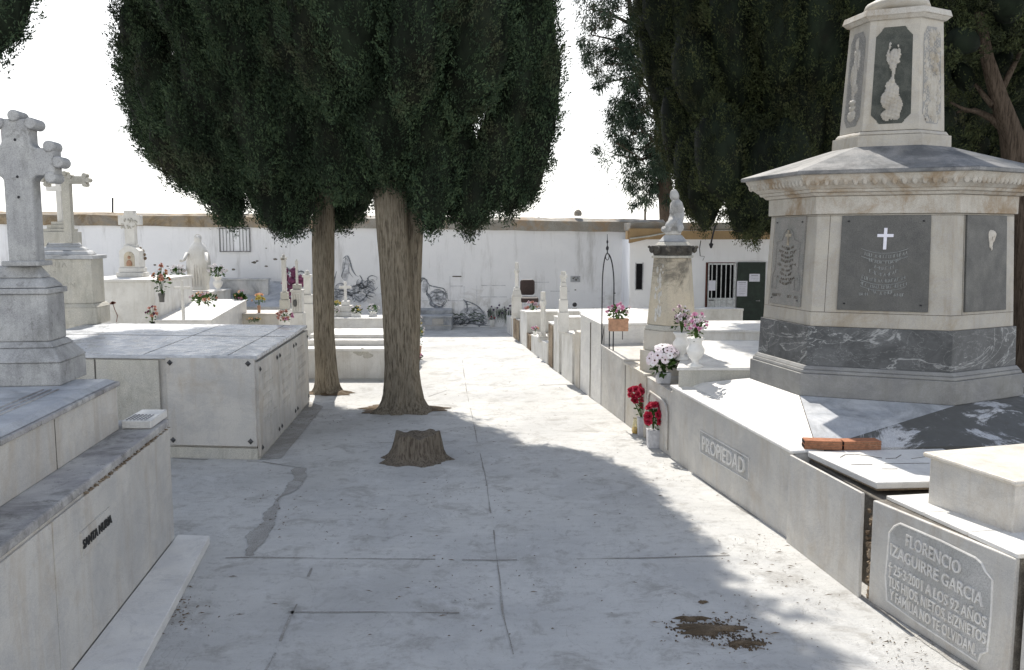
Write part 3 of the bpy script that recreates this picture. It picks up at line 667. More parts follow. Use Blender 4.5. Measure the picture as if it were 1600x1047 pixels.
# ================================================================= LEFT FOREGROUND: long tomb with ledge, upper tier and stone cross
uL = (xy(G(270, 855)) - xy(G(124, 1047))).normalized(); vL = Vector((-uL.y, uL.x, 0))      # vL points left
C0 = xy(G(270, 855)); h1 = Hz(C0, 655)
t = thing('tomb', 'long low marble tomb with a projecting ledge and name plate, nearest on the left', 'tomb', up(C0, 0)); tombL = t
poly = rect(C0 - uL * 7.5, -vL * -1, 0, uL, 0)
A = C0 - uL * 7.5; low = [A, C0, C0 + vL * 3.6, A + vL * 3.6]
block(low, 0, h1 - .06, 'lower_chest', M['marble'], t)
led = [A, C0, C0 + vL * 3.6, A + vL * 3.6]; block(grow(led, .015), h1 - .056, h1, 'ledge', M['ledge'], t, .012)
m = MB()
for k, wd in enumerate((2.3, 2.3, 2.3)):
    a = C0 - uL * (sum((2.3,) * k) + 2.3); b = C0 - uL * sum((2.3,) * k); panel(m, a, b, .075, h1 - .075, .016, .003)
m.build('facing_slab', M['marble'], t, bevel=.003)
m = MB(); nn = Vector((uL.y, -uL.x, 0))
ps = [A + nn * 0, C0, C0 + nn * .30 + uL * .12, A + nn * .62]
sA, sB = xy(G(328, 850)), xy(G(225, 1047)); sd_ = (sA - sB).normalized(); sN = sB - sd_ * 5
m.prism([(p.x, p.y) for p in (A + nn * .017, sN, sA, C0 + uL * .10 - nn * .0 + nn * .017)], 0, .072); m.build('footing_step', M['marble_bright'], t, bevel=.006)
# crumbling mortar line beneath the ledge
m = MB()
for k in range(30):
    a = C0 - uL * (.3 + k * .05 + random.uniform(0, .05)) + nn * .012; m.ball(up(a, h1 - .064), random.uniform(.008, .018), 6, (1.2, .6, .5), rough=.4)
for k in range(18):
    a = C0 - uL * (.0 + k * .08) + nn * .012; m.ball(up(a, h1 - .066), random.uniform(.006, .012), 6, (2, .5, .4), rough=.3)
tag(m.build('crumbled_mortar', M['rusty'], t), kind='stuff')
# name plate
pa, pb = None, None
def on_face(P0, tdir, px, py):
    """point on the vertical plane through P0 along tdir seen at a pixel"""
    r = Vector(_ray(px, py)); n_ = Vector((tdir.y, -tdir.x, 0)); s_ = n_.dot(Vector((P0.x, P0.y, 0)) - Vector((0, 0, EYE))) / n_.dot(r); return Vector((0, 0, EYE)) + r * s_
Pf = C0 + nn * .018
a = on_face(Pf, uL, 127, 872); b = on_face(Pf, uL, 171, 822); a2 = on_face(Pf, uL, 127, 830)
m = MB(); panel(m, a, b, min(a.z, b.z), a2.z, .010); pl = m.build('name_plate', M['marble'], t, bevel=.002)
m = MB(); L = (xy(b) - xy(a)).length; mid = (a + b) / 2
text_on(m, 'SANTA NURIA', up(xy(mid) + nn * .016, min(a.z, b.z) + (a2.z - a.z) * .34), uL, Z_, L * .155, .002, bold=.002)
for e in (a + (b - a) * .06, a + (b - a) * .94): m.ball(up(xy(e) + nn * .014, min(a.z, b.z) + (a2.z - a.z) * .42), .010, 8, (.6, 1, 1))
m.build('lettering', M['black_letter'], pl)
# upper tier
U0 = xy(G(186, 671, h1)); h2 = Hz(U0, 590)
un = xy(G(60, 752, h1)); uU = (U0 - un).normalized(); uU = (uU * .35 + uL * .65).normalized(); vU = Vector((-uU.y, uU.x, 0))
A = U0 - uU * 6; tier = [A, U0, U0 + vU * 2.4, A + vU * 2.4]
block(tier, h1 + .001, h2 - .07, 'upper_tier', M['marble'], t)
mould = grow([A, U0, U0 + vU * 2.4, A + vU * 2.4], .02); inner = grow(tier, -.05)
block(mould, h2 - .066, h2 - .03, 'moulding', M['ledge'], t, .01); 
block(grow(tier, .005), h2 - .028, h2, 'top_slab', M['marble_grey'], t, .012, top=inner)
nU = Vector((uU.y, -uU.x, 0))
for k in range(2):
    m = MB(); a = U0 - uU * (1.15 + k * 1.6); m.prism([(q.x, q.y) for q in (a - uU * .003 + nU * .002 - nU * .01, a + uU * .003 - nU * .01, a + uU * .003 + nU * .003, a - uU * .003 + nU * .003)][::1], h1 + .005, h2 - .075); m.build('joint', M['cement'], t)
# carved slab edge lines on the top
m = MB()
for k in range(3):
    a = A - nU * (.22 + .05 * k); b = U0 - uU * .5 - nU * (.22 + .05 * k); m.tube([up(a, h2 + .001), up(b, h2 + .001)], .008, 6)
m.build('carved_border', M['ledge'], t)
# raised grille ornament, left edge
# cross monument
PC = xy(G(95, 603, h2)); cu_ = Vector((uU.x, uU.y, 0)); cr = Vector((uU.y, -uU.x, 0))     # cr points right
D0 = PC.y; pxm = D0 / F_ * 1.0
t = thing('cross_monument', 'large grey weathered stone cross with rounded trefoil ends on a moulded pedestal, nearest left', 'cross', up(PC - cr * .4 + cu_ * .25, h2))
wF = .78; dF = .50
def ring(s, off=0):   # square ring centred on the pedestal axis
    c = PC - cr * (wF / 2) + cu_ * (dF / 2); a, b = wF / 2 * s + off, dF / 2 * s + off
    return [c - cr * a - cu_ * b, c + cr * a - cu_ * b, c + cr * a + cu_ * b, c - cr * a + cu_ * b]
zz = lambda py: Hz(PC, py)
block(ring(1), h2, zz(567), 'plinth', M['cross'], t, .01)
block(ring(1, .01), zz(567) + .001, zz(545), 'plinth_moulding', M['cross'], t, .012, top=ring(1, -.06))
block(ring(1, -.055), zz(545) + .001, zz(536), 'plinth_fillet', M['cross'], t, .008, top=ring(1, -.09))
block(ring(1, -.095), zz(536) + .001, zz(461), 'die', M['cross'], t, .008)
block(ring(1, -.075), zz(461) + .001, zz(452), 'cap_moulding', M['cross'], t, .008)
block(ring(1, -.085), zz(452) + .001, zz(436), 'cap_ogee', M['cross'], t, .02, top=ring(1, -.14))
block(ring(1, -.15), zz(436) + .001, zz(417), 'neck_moulding', M['cross'], t, .012, top=ring(1, -.20))
cc = PC - cr * (wF / 2) + cu_ * (dF / 2)
ax = At(31, 400, cc.y - .08)     # axis of the shaft
sxc = cc + cr * ((ax.x - cc.x)); th = .15; Pz = zz(417)
Dc = cc.y - th / 2; zof = lambda py: Hz((0, Dc), py)
hh = zof(185) - Pz; yc = zof(252) - Pz; wS = 43 / F_ * Dc
m = MB(); block([sxc + cr * i * (wS / 2 + .025) + cu_ * j * .13 for i, j in ((-1, -1), (1, -1), (1, 1), (-1, 1))], Pz + .001, zof(408), 'shaft_base', M['cross'], t, .008)
m = MB(); outline_extrude(m, cross_outline(hh - .0, .25, wS * .98, yc, .040, .03), up(sxc - cu_ * th / 2, Pz), cr, Z_, th); trefoils(m, hh, .25, wS * .98, yc, .040, up(sxc - cu_ * th / 2, Pz), cr, Z_, th)
cs = m.build('cross', M['cross'], t, bevel=.012)
for py in (218, 276, 308): m = MB(); m.ball(up(sxc - cu_ * (th / 2 + .002), zof(py)), .010, 8, (1, .3, 1)); m.build('iron_pin', M['iron'], cs)
# open plaque resting on the ledge
pa = G(186, 672, h1 + .002); q = [xy(G(186, 671, h1)), xy(G(236, 671, h1)), xy(G(265, 652, h1)), xy(G(215, 652, h1))]
q = [q[0] + cr * .02, q[1], q[2] - cr * .015, q[0] + (q[2] - q[1]) + cr * .0 + cr * .02]
t = thing('memorial_plaque', 'thick white marble plaque with carved scrollwork lying on the ledge corner', 'plaque', up(q[1], h1))
block(q, h1 + .004, h1 + .065, 'slab', M['marble_bright'], t, .008)
m = MB(); c = (q[0] + q[1] + q[2] + q[3]) / 4; e1 = (q[1] - q[0]).normalized(); e2 = (q[3] - q[0]).normalized()
for i in range(5):
    for k in range(6):
        m.tube([up(q[0] + e1 * (.03 + .028 * k + .004 * math.sin(a)) + e2 * (.035 + .045 * i + .012 * math.cos(a)), h1 + .067) for a in (0, 1, 2, 3, 4, 5)], .004, 5)
m.build('scrollwork', M['ledge'], t)

# ================================================================= BOX TOMB with bolted panels
b0, b1, b2 = xy(G(404, 718)), xy(G(272, 715)), xy(G(481, 629))
fr_ = (b0 - b1).normalized(); sr = (b2 - b0).normalized(); hb = 1.18
P0, P1 = b0 - fr_ * 3.3, b0; P2 = b0 + sr * (b2 - b0).length; P3 = P2 - fr_ * 3.4
t = thing('box_tomb', 'large square white tomb with bolted marble panels and bluish flat top beside the trunks', 'tomb', up(b0, 0))
body = [P0, P1, P2, P3]
block(grow(body, -.02), 0, hb - .05, 'chest', M['marble'], t)
m = MB(); m.prism([(p[0], p[1]) for p in grow(body, .02)], hb - .046, hb); m.build('top_slab', M['box_top'], t, bevel=.008)
m = MB()
for fa, fb in ((.0, .40), (.4, .43)):
    pass
for k in (1,): 
    a = P1 + (P2 - P1) * ((k + 1) / 3.6); m.tube([up(a - fr_ * .02, hb + .0005), up(a - fr_ * 3.2, hb + .0005)], .0035, 5)
m.tube([up(P1 - fr_ * 1.3 + sr * .02, hb + .0005), up(P1 - fr_ * 1.3 + sr * 3.3, hb + .0005)], .0035, 5); m.tube([up(P1 - fr_ * .32 + sr * .02, hb + .0005), up(P1 - fr_ * .32 + sr * 3.3, hb + .0005)], .0035, 5)
m.build('slab_joint', M['cement'], t)
zp0, zp1 = Hz(b0, 697), Hz(b0, 560)
a = b0 - fr_ * ((404 - 259) / F_ * b0.y)
m = MB(); panel(m, a, b0, zp0, zp1, .035, .0); fpn = m.build('front_panel', M['marble'], t, bevel=.004)
m = MB(); nf = Vector((fr_.y, -fr_.x, 0))
for u, z in ((.05, zp1 - .055), ((b0 - a).length - .07, zp1 - .055), (.05, zp0 + .06), ((b0 - a).length - .07, zp0 + .06)):
    c = up(a + fr_ * u + nf * .038, z)
    mm = MB(); 
    mm.add([c + fr_ * .035, c + Z_ * .035, c - fr_ * .035, c - Z_ * .035, c + nf * .02], [(0, 1, 4), (1, 2, 4), (2, 3, 4), (3, 0, 4)]); mm.add([c + (fr_ + Z_) * .018, c + (Z_ - fr_) * .018, c - (fr_ + Z_) * .018, c + (fr_ - Z_) * .018, c + nf * .013], [(0, 1, 4), (1, 2, 4), (2, 3, 4), (3, 0, 4)])
    mm.build('rosette_bolt', M['bronze'], fpn)
m = MB()
for k, (f0, f1) in enumerate(((1.12, 1.86), (1.88, 2.6), (2.62, 3.25))): panel(m, b0 - fr_ * f1, b0 - fr_ * f0, .14, hb - .06, .012)
panel(m, b0 - fr_ * 3.28, b0 + fr_ * .0, .0, .13, .014)
m.build('recessed_panel', M['lime'], t, bevel=.003)
m = MB()
L = (P2 - P1).length
for k in range(3):
    a = P1 + sr * (.0 + k * L / 3); b = P1 + sr * ((k + 1) * L / 3 - .012); mm = MB(); ns = panel(mm, a, b, .03, hb - .07, .03, .004); pn = mm.build('side_panel', M['marble'], t, bevel=.004)
    for u in (.08, L / 3 - .1):
        for z in (.12, hb - .16):
            c = up(a + sr * u + ns * .032, z); mm = MB(); mm.add([c + sr * .035, c + Z_ * .035, c - sr * .035, c - Z_ * .035, c + ns * .02], [(0, 4, 1), (1, 4, 2), (2, 4, 3), (3, 4, 0)]); mm.build('rosette_bolt', M['bronze'], pn)
    mm = MB()
    for r_ in range(5):
        for j in range(random.randint(5, 9)):
            u = L / 6 + (j - 4) * .085; mm.box(up(a + sr * u + ns * .031, hb * .78 - r_ * .13), (.012, .05, .055), Matrix.Rotation(math.atan2(sr.y, sr.x) - PI / 2, 3, 'Z'))
    mm.build('worn_inscription', M['marble'], pn, bevel=.003)
m = MB(); panel(m, b0 + fr_ * .0, b0 + sr * L, .0, .028, .02); m.build('side_plinth', M['lime'], t)

# pedestal + cross standing on the box tomb (beige, inscribed)
Yp = P2.y - .55
def sq(cx, cy, a, b, u=fr_): v = Vector((-u.y, u.x, 0)); c = Vector((cx, cy, 0)); return [c - u * a - v * b, c + u * a - v * b, c + u * a + v * b, c - u * a + v * b]
bc = xy(G(151, 507, hb)); Yp = bc.y
t = thing('cross_monument', 'beige inscribed pedestal with stepped cap and slender trefoil cross, behind the nearest grey cross', 'cross', up(bc, hb))
k_ = Yp / F_; uf = Vector((.9975, .07, 0)).normalized(); vf = Vector((-uf.y, uf.x, 0)); zq = lambda py: Hz(bc, py)
W = 1.05; Dp = .55
def pr(off, zo=0): return [bc - uf * (W + off) - vf * off, bc + uf * off - vf * off, bc + uf * off + vf * (Dp + off), bc - uf * (W + off) + vf * (Dp + off)]
block(pr(0), hb, zq(481), 'plinth', M['lime'], t, .008); block(pr(.005), zq(481) + .001, zq(475), 'plinth_moulding', M['lime'], t, .006, top=pr(-.03))
block(pr(-.05), zq(475) + .001, zq(405), 'die', M['lime'], t, .006); block(pr(-.005), zq(405) + .001, zq(399), 'cap_slab', M['marble_grey'], t, .006)
for k, (y0, y1, o) in enumerate(((399, 392, -.10), (392, 386, -.18), (386, 380, -.25))): block([p for p in pr(o)], zq(y0) + .002, zq(y1), 'cap_step', M['marble_grey'], t, .02, top=pr(o - .045))
m = MB(); fc = bc - uf * (W / 2 + .12) - vf * -.048
for txt, py in (('FAMILIA', 418), ('DE', 432), ('RAMON', 450), ('S', 468)):
    text_on(m, txt, up(xy(fc) + uf * (.12 if txt in ('RAMON', 'S') else 0), zq(py)), uf, Z_, .115, .004, spacing=1.15)
m.build('inscription', M['lime'], t)
cx = At(110, 380, bc.y + Dp / 2); Pc = Vector((cx.x, bc.y + Dp / 2 - .06, zq(380))); zr = lambda py: Hz((0, Pc.y), py)
m = MB(); outline_extrude(m, cross_outline(zr(273) - Pc.z, .31, .115, zr(281) - Pc.z, .032, .0), Pc, uf, Z_, .11); trefoils(m, zr(273) - Pc.z, .31, .115, zr(281) - Pc.z, .036, Pc, uf, Z_, .11); m.build('cross', M['lime'], t, bevel=.006)

# thin cross further back
Yq = 15.5; t = thing('cross_monument', 'thin plain white cross on stepped base and cream pedestal, farthest of the left crosses', 'cross', At(82, 420, Yq))
z = lambda py: Hz((0, Yq), py); X = At(83, 400, Yq).x; k_ = Yq / F_
def sb(w_, y0, y1, nm, mat=M['white_old'], d=None):
    m = MB(); m.box((X, Yq + .3, (z(y0) + z(y1)) / 2), (w_ * k_, d or w_ * k_ * .8, z(y1) - z(y0) - .002)); return m.build(nm, mat, t, bevel=.006)
sb(48, 545, 362, 'pedestal', M['lime']); sb(40, 362, 357, 'step', M['lime']); sb(30, 357, 351, 'step', M['lime']); sb(20, 351, 346, 'step', M['lime'])
m = MB(); outline_extrude(m, cross_outline(z(278) - z(346), .22, .09, z(293) - z(346)), (X, Yq + .3, z(346)), X_, Z_, .09); m.build('cross', M['white_old'], t, bevel=.005)

# ================================================================= SUNLIT TOMBS BEHIND THE BOX TOMB
def tomb_px(name, label, x0, x1, ytop, ybase, depth, mat='marble_bright', cap=.04, skew=0.0, cat='tomb', ytop2=None, base_z=0, group=None):
    """free standing slab tomb whose front runs between two columns of the photograph"""
    a, b = xy(G(x0, ybase, base_z)), xy(G(x1, ybase, base_z)); u = (b - a).normalized(); v = Vector((-u.y + skew, u.x, 0))
    zt = Hz(a, ytop); zt2 = Hz(b, ytop2 if ytop2 else ytop)
    t = thing(name, label, cat, up((a + b) / 2, base_z), group)
    P = [a, b, b + v * depth, a + v * depth]
    m = MB(); m.prism([(p.x, p.y) for p in grow(P, -.02)], base_z, [zt - cap - .002, zt2 - cap - .002, zt2 - cap - .002, zt - cap - .002]); m.build('chest', M[mat], t, bevel=.006)
    m = MB(); zc = [zt - cap, zt2 - cap, zt2 - cap, zt - cap]; m.prism([(p[0], p[1]) for p in P], zc, [q + cap for q in zc]); m.build('cover_slab', M[mat], t, bevel=.006)
    return t, P, zt
# tall two-level tomb at left with shrine on top
t, P, zt = tomb_px('tomb', 'tall white block tomb carrying a shrine with a small cross, behind the beige pedestal', 120, 246, 437, 560, 2.2, 'white_old', .05)
Yr = P[0].y + 1.3
def at_obj(px, py, Y): return At(px, py, Y)
# shrine
X = At(208, 430, Yr).x; z = lambda py: Hz((0, Yr), py); k_ = Yr / F_; zb = zt
t = thing('shrine', 'little white grave shrine with a picture niche and a stepped stone cross on top', 'shrine', (X, Yr, zb))
m = MB(); m.box((X, Yr, zb + .05), (40 * k_, .42, .10)); m.box((X, Yr, (zb + .102 + z(418)) / 2), (34 * k_, .36, z(418) - zb - .102)); m.build('plinth', M['white_old'], t, bevel=.015)
m = MB(); w1 = 15.5 * k_; outline_extrude(m, [(-w1, 0), (w1, 0), (w1, z(392) - z(418)), (w1 * .55, z(386) - z(418)), (0, z(383) - z(418)), (-w1 * .55, z(386) - z(418)), (-w1, z(392) - z(418))], (X, Yr - .15, z(418)), X_, Z_, .3); m.build('niche_block', M['white_old'], t, bevel=.01)
arch = [(-w1 * .52, 0), (w1 * .52, 0)] + [(w1 * .52 * math.cos(a), (z(401) - z(416)) + w1 * .52 * math.sin(a)) for a in [PI * k / 8 for k in range(9)]]
m = MB(); outline_extrude(m, arch, (X, Yr - .156, z(416)), X_, Z_, .01); ni = m.build('niche', M['obelisk'], t)
m = MB(); m.ball((X, Yr - .165, z(402)), .035, 10, (1, .4, 1.1)); m.lathe([(.06, 0), (.065, .06), (.04, .11), (.02, .125)], (X, Yr - .165, z(415)), 10, sy=.4); m.build('carved_figure', M['terracotta'], ni)
m = MB(); 
for k in range(11):
    a = PI * k / 10; m.ball((X - w1 * 1.12 * math.cos(a) - .0, Yr + .1, z(404) + w1 * 1.25 * math.sin(a)), .035, 6, rough=.2)
m.build('rough_stone_arch', M['rusty'], t)
m = MB(); outline_extrude(m, cross_outline(z(328) - z(383), 17 * k_, 15 * k_, z(343) - z(383)), (X, Yr - .08, z(384)), X_, Z_, .16); m.box((X, Yr, z(384)), (18 * k_, .2, .06)); m.build('cross', M['white_old'], t, bevel=.01)
m = MB()
for _ in range(26): m.ball((X + random.uniform(-14, 14) * k_, Yr - .085, z(random.uniform(342, 358))), random.uniform(.012, .028), 6, (1, .5, 1), rough=.2)
m.build('climbing_carving', M['lime'], t)
t, P, zt = tomb_px('tomb', 'cream sloping-topped tomb side standing just right of the beige pedestal', 160, 232, 449, 545, 1.3, 'marble_warm', .025, ytop2=459)
t, P, zt = tomb_px('tomb', 'white tomb with a tilted speckled sunlit slab beyond the box tomb', 235, 332, 500, 560, 2.5, 'marble_bright', .03)
# tilted slab: lift its far edge
for o in t.children:
    for v in o.data.vertices:
        if v.co.z > .25: v.co.z += max(0, (v.co.y + .0)) * .10
def small_cross(label, px, y0, y1, Y, wpx, armpx, ax_py, base=None, mat='white_old', th=.06, group=None):
    X = At(px, y1, Y).x; k_ = Y / F_; z = lambda py: Hz((0, Y), py)
    t = thing('grave_cross', label, 'cross', (X, Y, z(y1) if base is None else z(base)), group)
    m = MB(); outline_extrude(m, cross_outline(z(y0) - z(y1), armpx * k_, wpx * k_, z(ax_py) - z(y1)), (X, Y - th / 2, z(y1)), X_, Z_, th); m.build('cross', M[mat], t, bevel=.004)
    return t, X, z, k_
t, X, z, k_ = small_cross('thin white cross rising in front of the robed statue', 287, 438, 500, 16.6, 3.6, 13, 450, 500)
# white tiered graves row with low wall (front at y 455..475)
t, P, zt = tomb_px('tomb', 'pale grave wall with statue and two white flower urns standing on it', 258, 338, 456, 527, 1.3, 'white_old', .04)
wallz = zt; WYs = P[0].y + .45
t, P, zt2 = tomb_px('tomb', 'bluish shaded slab tomb leaning up to the boundary wall, right of the statue', 345, 440, 484, 521, 1.45, 'marble_grey', .04)
for o in t.children:
    for v in o.data.vertices:
        if v.co.z > .25: v.co.z += max(0, (v.co.y + .2)) * .40
t, P, zt3 = tomb_px('headstone', 'wide blue-grey headstone wall against the whitewash behind the slab tomb', 345, 422, 435, 517, .25, 'marble_grey', .05, cat='headstone')
t, P, zt4 = tomb_px('tomb', 'low cream kerbed grave just past the box tomb edge with flower pots on it', 336, 468, 490, 540, 1.0, 'marble_warm', .03)
lowz, lowY = zt4, P[0].y
# robed statue
def robed_statue():
    Y = WYs; X = At(312, 455, Y).x; z = lambda py: Hz((0, Y), py); H = z(368) - wallz
    t = thing('robed_statue', 'white stone statue of a veiled robed figure with flared cloak, backed by the whitewashed wall', 'statue', (X, Y, wallz))
    fold = lambda th, zz_: .07 * math.sin(9 * th + zz_ * 2) * max(0, 1 - zz_ / (H * .85))
    m = MB(); w_ = 20 * Y / F_
    m.lathe([(w_ * .62, 0), (w_ * .74, .03), (w_ * .72, H * .12), (w_ * .86, H * .25), (w_ * .95, H * .42), (w_ * .92, H * .55), (w_ * .80, H * .68), (w_ * .62, H * .78), (w_ * .38, H * .84), (w_ * .28, H * .87), (w_ * .30, H * .91), (w_ * .25, H * .955), (w_ * .12, H * .975)], (X, Y, wallz + .02), 40, sy=.55, fold=fold)
    b = m.build('body', M['white_old'], t, smooth=True)
    for s_ in (-1, 1):
        m = MB(); m.tube([(X + s_ * w_ * .72, Y - .10, wallz + H * .68), (X + s_ * w_ * .88, Y - .22, wallz + H * .56), (X + s_ * w_ * 1.0, Y - .28, wallz + H * .54)], [.05, .035, .022], 8)
        for f in range(4): m.tube([(X + s_ * w_ * 1.0, Y - .28, wallz + H * .54 + f * .012), (X + s_ * w_ * 1.08, Y - .30, wallz + H * .53 + f * .016), (X + s_ * w_ * 1.14, Y - .29, wallz + H * .52 + f * .018)], [.010, .008, .006], 6)
        m.build('arm', M['white_old'], t, smooth=True)
    m = MB()
    for k in range(5): m.tube([(X + (k - 2) * w_ * .22, Y - w_ * .5 * math.cos((k - 2) * .35) - .004, wallz + H * .08), (X + (k - 2) * w_ * .20, Y - w_ * .52 * math.cos((k - 2) * .3), wallz + H * .4), (X + (k - 2) * w_ * .1, Y - w_ * .35, wallz + H * .76)], [.014, .018, .008], 6)
    m.build('cloak_folds', M['white_old'], t, smooth=True)
    m = MB(); r = w_ * .27; pts = [(X + r * math.cos(a), Y + .02, z(372) + r * math.sin(a) - .0) for a in [PI * 2 * k / 14 for k in range(15)]]; m.tube(pts, .012, 6); m.build('halo', M['white_old'], t)
robed_statue()
# pillars near the left trunk
def pillar_cross(label, px, ytop, ybase, Y, wpx, steps, cw, cap_flower=False):
    X = At(px, ybase, Y).x; k_ = Y / F_; z = lambda py: Hz((0, Y), py)
    t = thing('cross_pillar', label, 'grave cross', (X, Y, 0))
    for nm, w_, y0, y1, mt in steps:
        m = MB(); m.box((X, Y, (z(y0) + z(y1)) / 2), (w_ * k_, w_ * k_, z(y1) - z(y0) - .002)); m.build(nm, M[mt], t, bevel=.01)
    m = MB(); m.box((X, Y, (z(steps[-1][3]) + z(ytop + 8)) / 2), (cw * k_, cw * k_, z(ytop + 8) - z(steps[-1][3]))); m.box((X, Y, z(ytop + 6)), (cw * k_ * 1.35, cw * k_ * 1.35, .05)); m.ball((X, Y, z(ytop + 3)), cw * k_ * .45, 8, (1, 1, 1.4)); m.build('shaft', M['white_old'], t, bevel=.008)
    return t, X, z, k_
t, X, z, k_ = pillar_cross('tall thin white grave pillar with dark-tipped top, left of its twin by the left trunk', 446, 398, 500, 15.5, 18, [('base', 17, 620, 483, 'white_old'), ('plinth', 14, 483, 468, 'lime'), ('neck', 11, 468, 456, 'lime')], 6.5)
m = MB(); m.box((X, 15.5 - .05, z(405)), (.05, .03, .025)); m.build('stain_cap', M['blackened'], t)
t, X, z, k_ = pillar_cross('fluted white grave pillar with small statuette tip close to the left trunk', 466, 404, 505, 15.2, 18, [('base', 20, 620, 488, 'white_old'), ('plinth', 16, 488, 456, 'white_old'), ('cap', 19, 456, 452, 'white_old'), ('cap', 12, 452, 444, 'lime')], 3.4)
m = MB()
for dx in (-6, -2, 2, 6): m.tube([(X + dx * k_, 15.2 - 8.3 * k_, z(486)), (X + dx * k_, 15.2 - 8.3 * k_, z(459))], .014, 6)
m.build('fluting', M['white_old'], t)
m = MB(); m.ball((X - 2 * k_, 15.2 - 9 * k_, z(473)), .05, 8, (.8, .4, 1.4)); m.build('medallion', M['granite'], t)
t, X, z, k_ = pillar_cross('square white grave pillar half hidden by the left trunk', 482, 425, 505, 16.6, 18, [('base', 18, 620, 474, 'white_old'), ('plinth', 15, 474, 460, 'white_old')], 10)
# dark wreath shapes behind the pillars
m = MB(); p = At(459, 443, 18.5)
for k in range(26): m.ball(p + Vector((random.gauss(0, .10), random.gauss(0, .05), random.gauss(0, .16))), random.uniform(.04, .09), 6, rough=.3)
tag(m.build('wreath', M['f_purple'], org=p), 'dark maroon wreath behind the thin grave pillars', 'wreath')

# ================================================================= between the trunks: slab tomb with cross and pots
t, P, zs = tomb_px('tomb', 'broad white slab tomb with chipped plastered front, seen between the two tree trunks', 455, 640, 545, 592, 1.9, 'marble_bright', .05)
for o in t.children:
    if o.name.startswith('chest'): o.data.materials[0] = M['white_old']
slabF = P
m = MB(); nf2 = P[0].y; 
a = P[0] + (P[1] - P[0]) * .02; m.prism([(q_.x, q_.y) for q_ in (P[0] + Vector((.1, .45, 0)), P[1] + Vector((-.06, .45, 0)), P[2] + Vector((-.06, .1, 0)), P[3] + Vector((.1, .1, 0)))], zs + .001, zs + .10); m.build('raised_slab', M['marble_bright'], t, bevel=.006)
m = MB(); m.prism([(q_.x, q_.y) for q_ in (P[0] + Vector((.16, .75, 0)), P[1] + Vector((-.12, .75, 0)), P[2] + Vector((-.1, -.1, 0)), P[3] + Vector((.16, -.1, 0)))], zs + .101, zs + .17); m.build('upper_slab', M['marble_bright'], t, bevel=.006)
m = MB(); c = G(531, 522, zs + .10); m.box((c.x, c.y, zs + .104), (.5, .16, .012)); m.build('name_slot', M['granite'], t)
m = MB()
for px, py, r in ((583, 550, .10), (592, 556, .07), (528, 556, .05), (540, 566, .03)):
    p = G(px, 575); p = Vector((p.x, P[0].y - .0, Hz((0, P[0].y), py))); m.ball((p.x, P[0].y + .015, p.z), r, 9, (1.3, .08, .6), rough=.3)
m.build('chipped_plaster', M['lime'], t)
t, P5, zs5 = tomb_px('tomb', 'white back slab with a small cross and three flower pots between the trunks', 500, 612, 497, 530, 1.2, 'marble_bright', .04)
zB = zs5; YB = P5[0].y + .2
t, X, z, k_ = small_cross('small plain white cross on a rounded stepped base between the trunks', 540, 440, 470, YB + .3, 4.2, 9.5, 449, 500)
m = MB(); m.box((X, YB + .3, (z(487) + zB) / 2), (34 * k_, .4, max(.02, z(487) - zB))); m.box((X, YB + .3, (z(477) + z(487)) / 2), (20 * k_, .3, z(477) - z(487) - .002)); m.box((X, YB + .3, (z(470) + z(477)) / 2), (12 * k_, .22, z(470) - z(477) - .002)); m.build('stepped_base', M['white_old'], t, bevel=.012)
# bench tomb right of the trunk
a, b = xy(G(640, 516)), xy(G(705, 516)); t = thing('bench_tomb', 'low grey bench-like tomb at the foot of the painted wall', 'tomb', up((a + b) / 2, 0))
d_ = Vector((0, 1.4, 0)); zt = Hz(a, 494)
block([a - X_ * .3, b, b + d_, a - X_ * .3 + d_], 0, zt - .05, 'chest', M['marble_grey'], t); block(grow([a - X_ * .3, b, b + d_, a - X_ * .3 + d_], .02), zt - .048, zt, 'seat_slab', M['marble_grey'], t)
m = MB(); ab = a + Vector((0, .62, 0)) - X_ * .3; bb_ = b + Vector((-.02, .62, 0)); m.prism([(q_.x, q_.y) for q_ in (ab, bb_, bb_ + Vector((0, .75, 0)), ab + Vector((0, .75, 0)))], zt + .001, [Hz(ab, 485)] * 2 + [Hz(ab, 477)] * 2); m.build('upper_block', M['marble_grey'], t, bevel=.01)
m = MB(); p = G(681, 505, .25); m.box((p.x, a.y - .01, (Hz(a, 497) + Hz(a, 508)) / 2), (.30, .014, .16)); m.box(((a.x + b.x) / 2 - .15, a.y - .006, Hz(a, 509)), (b.x - a.x + .3, .01, .02)); m.build('front_plate', M['marble'], t, bevel=.003)
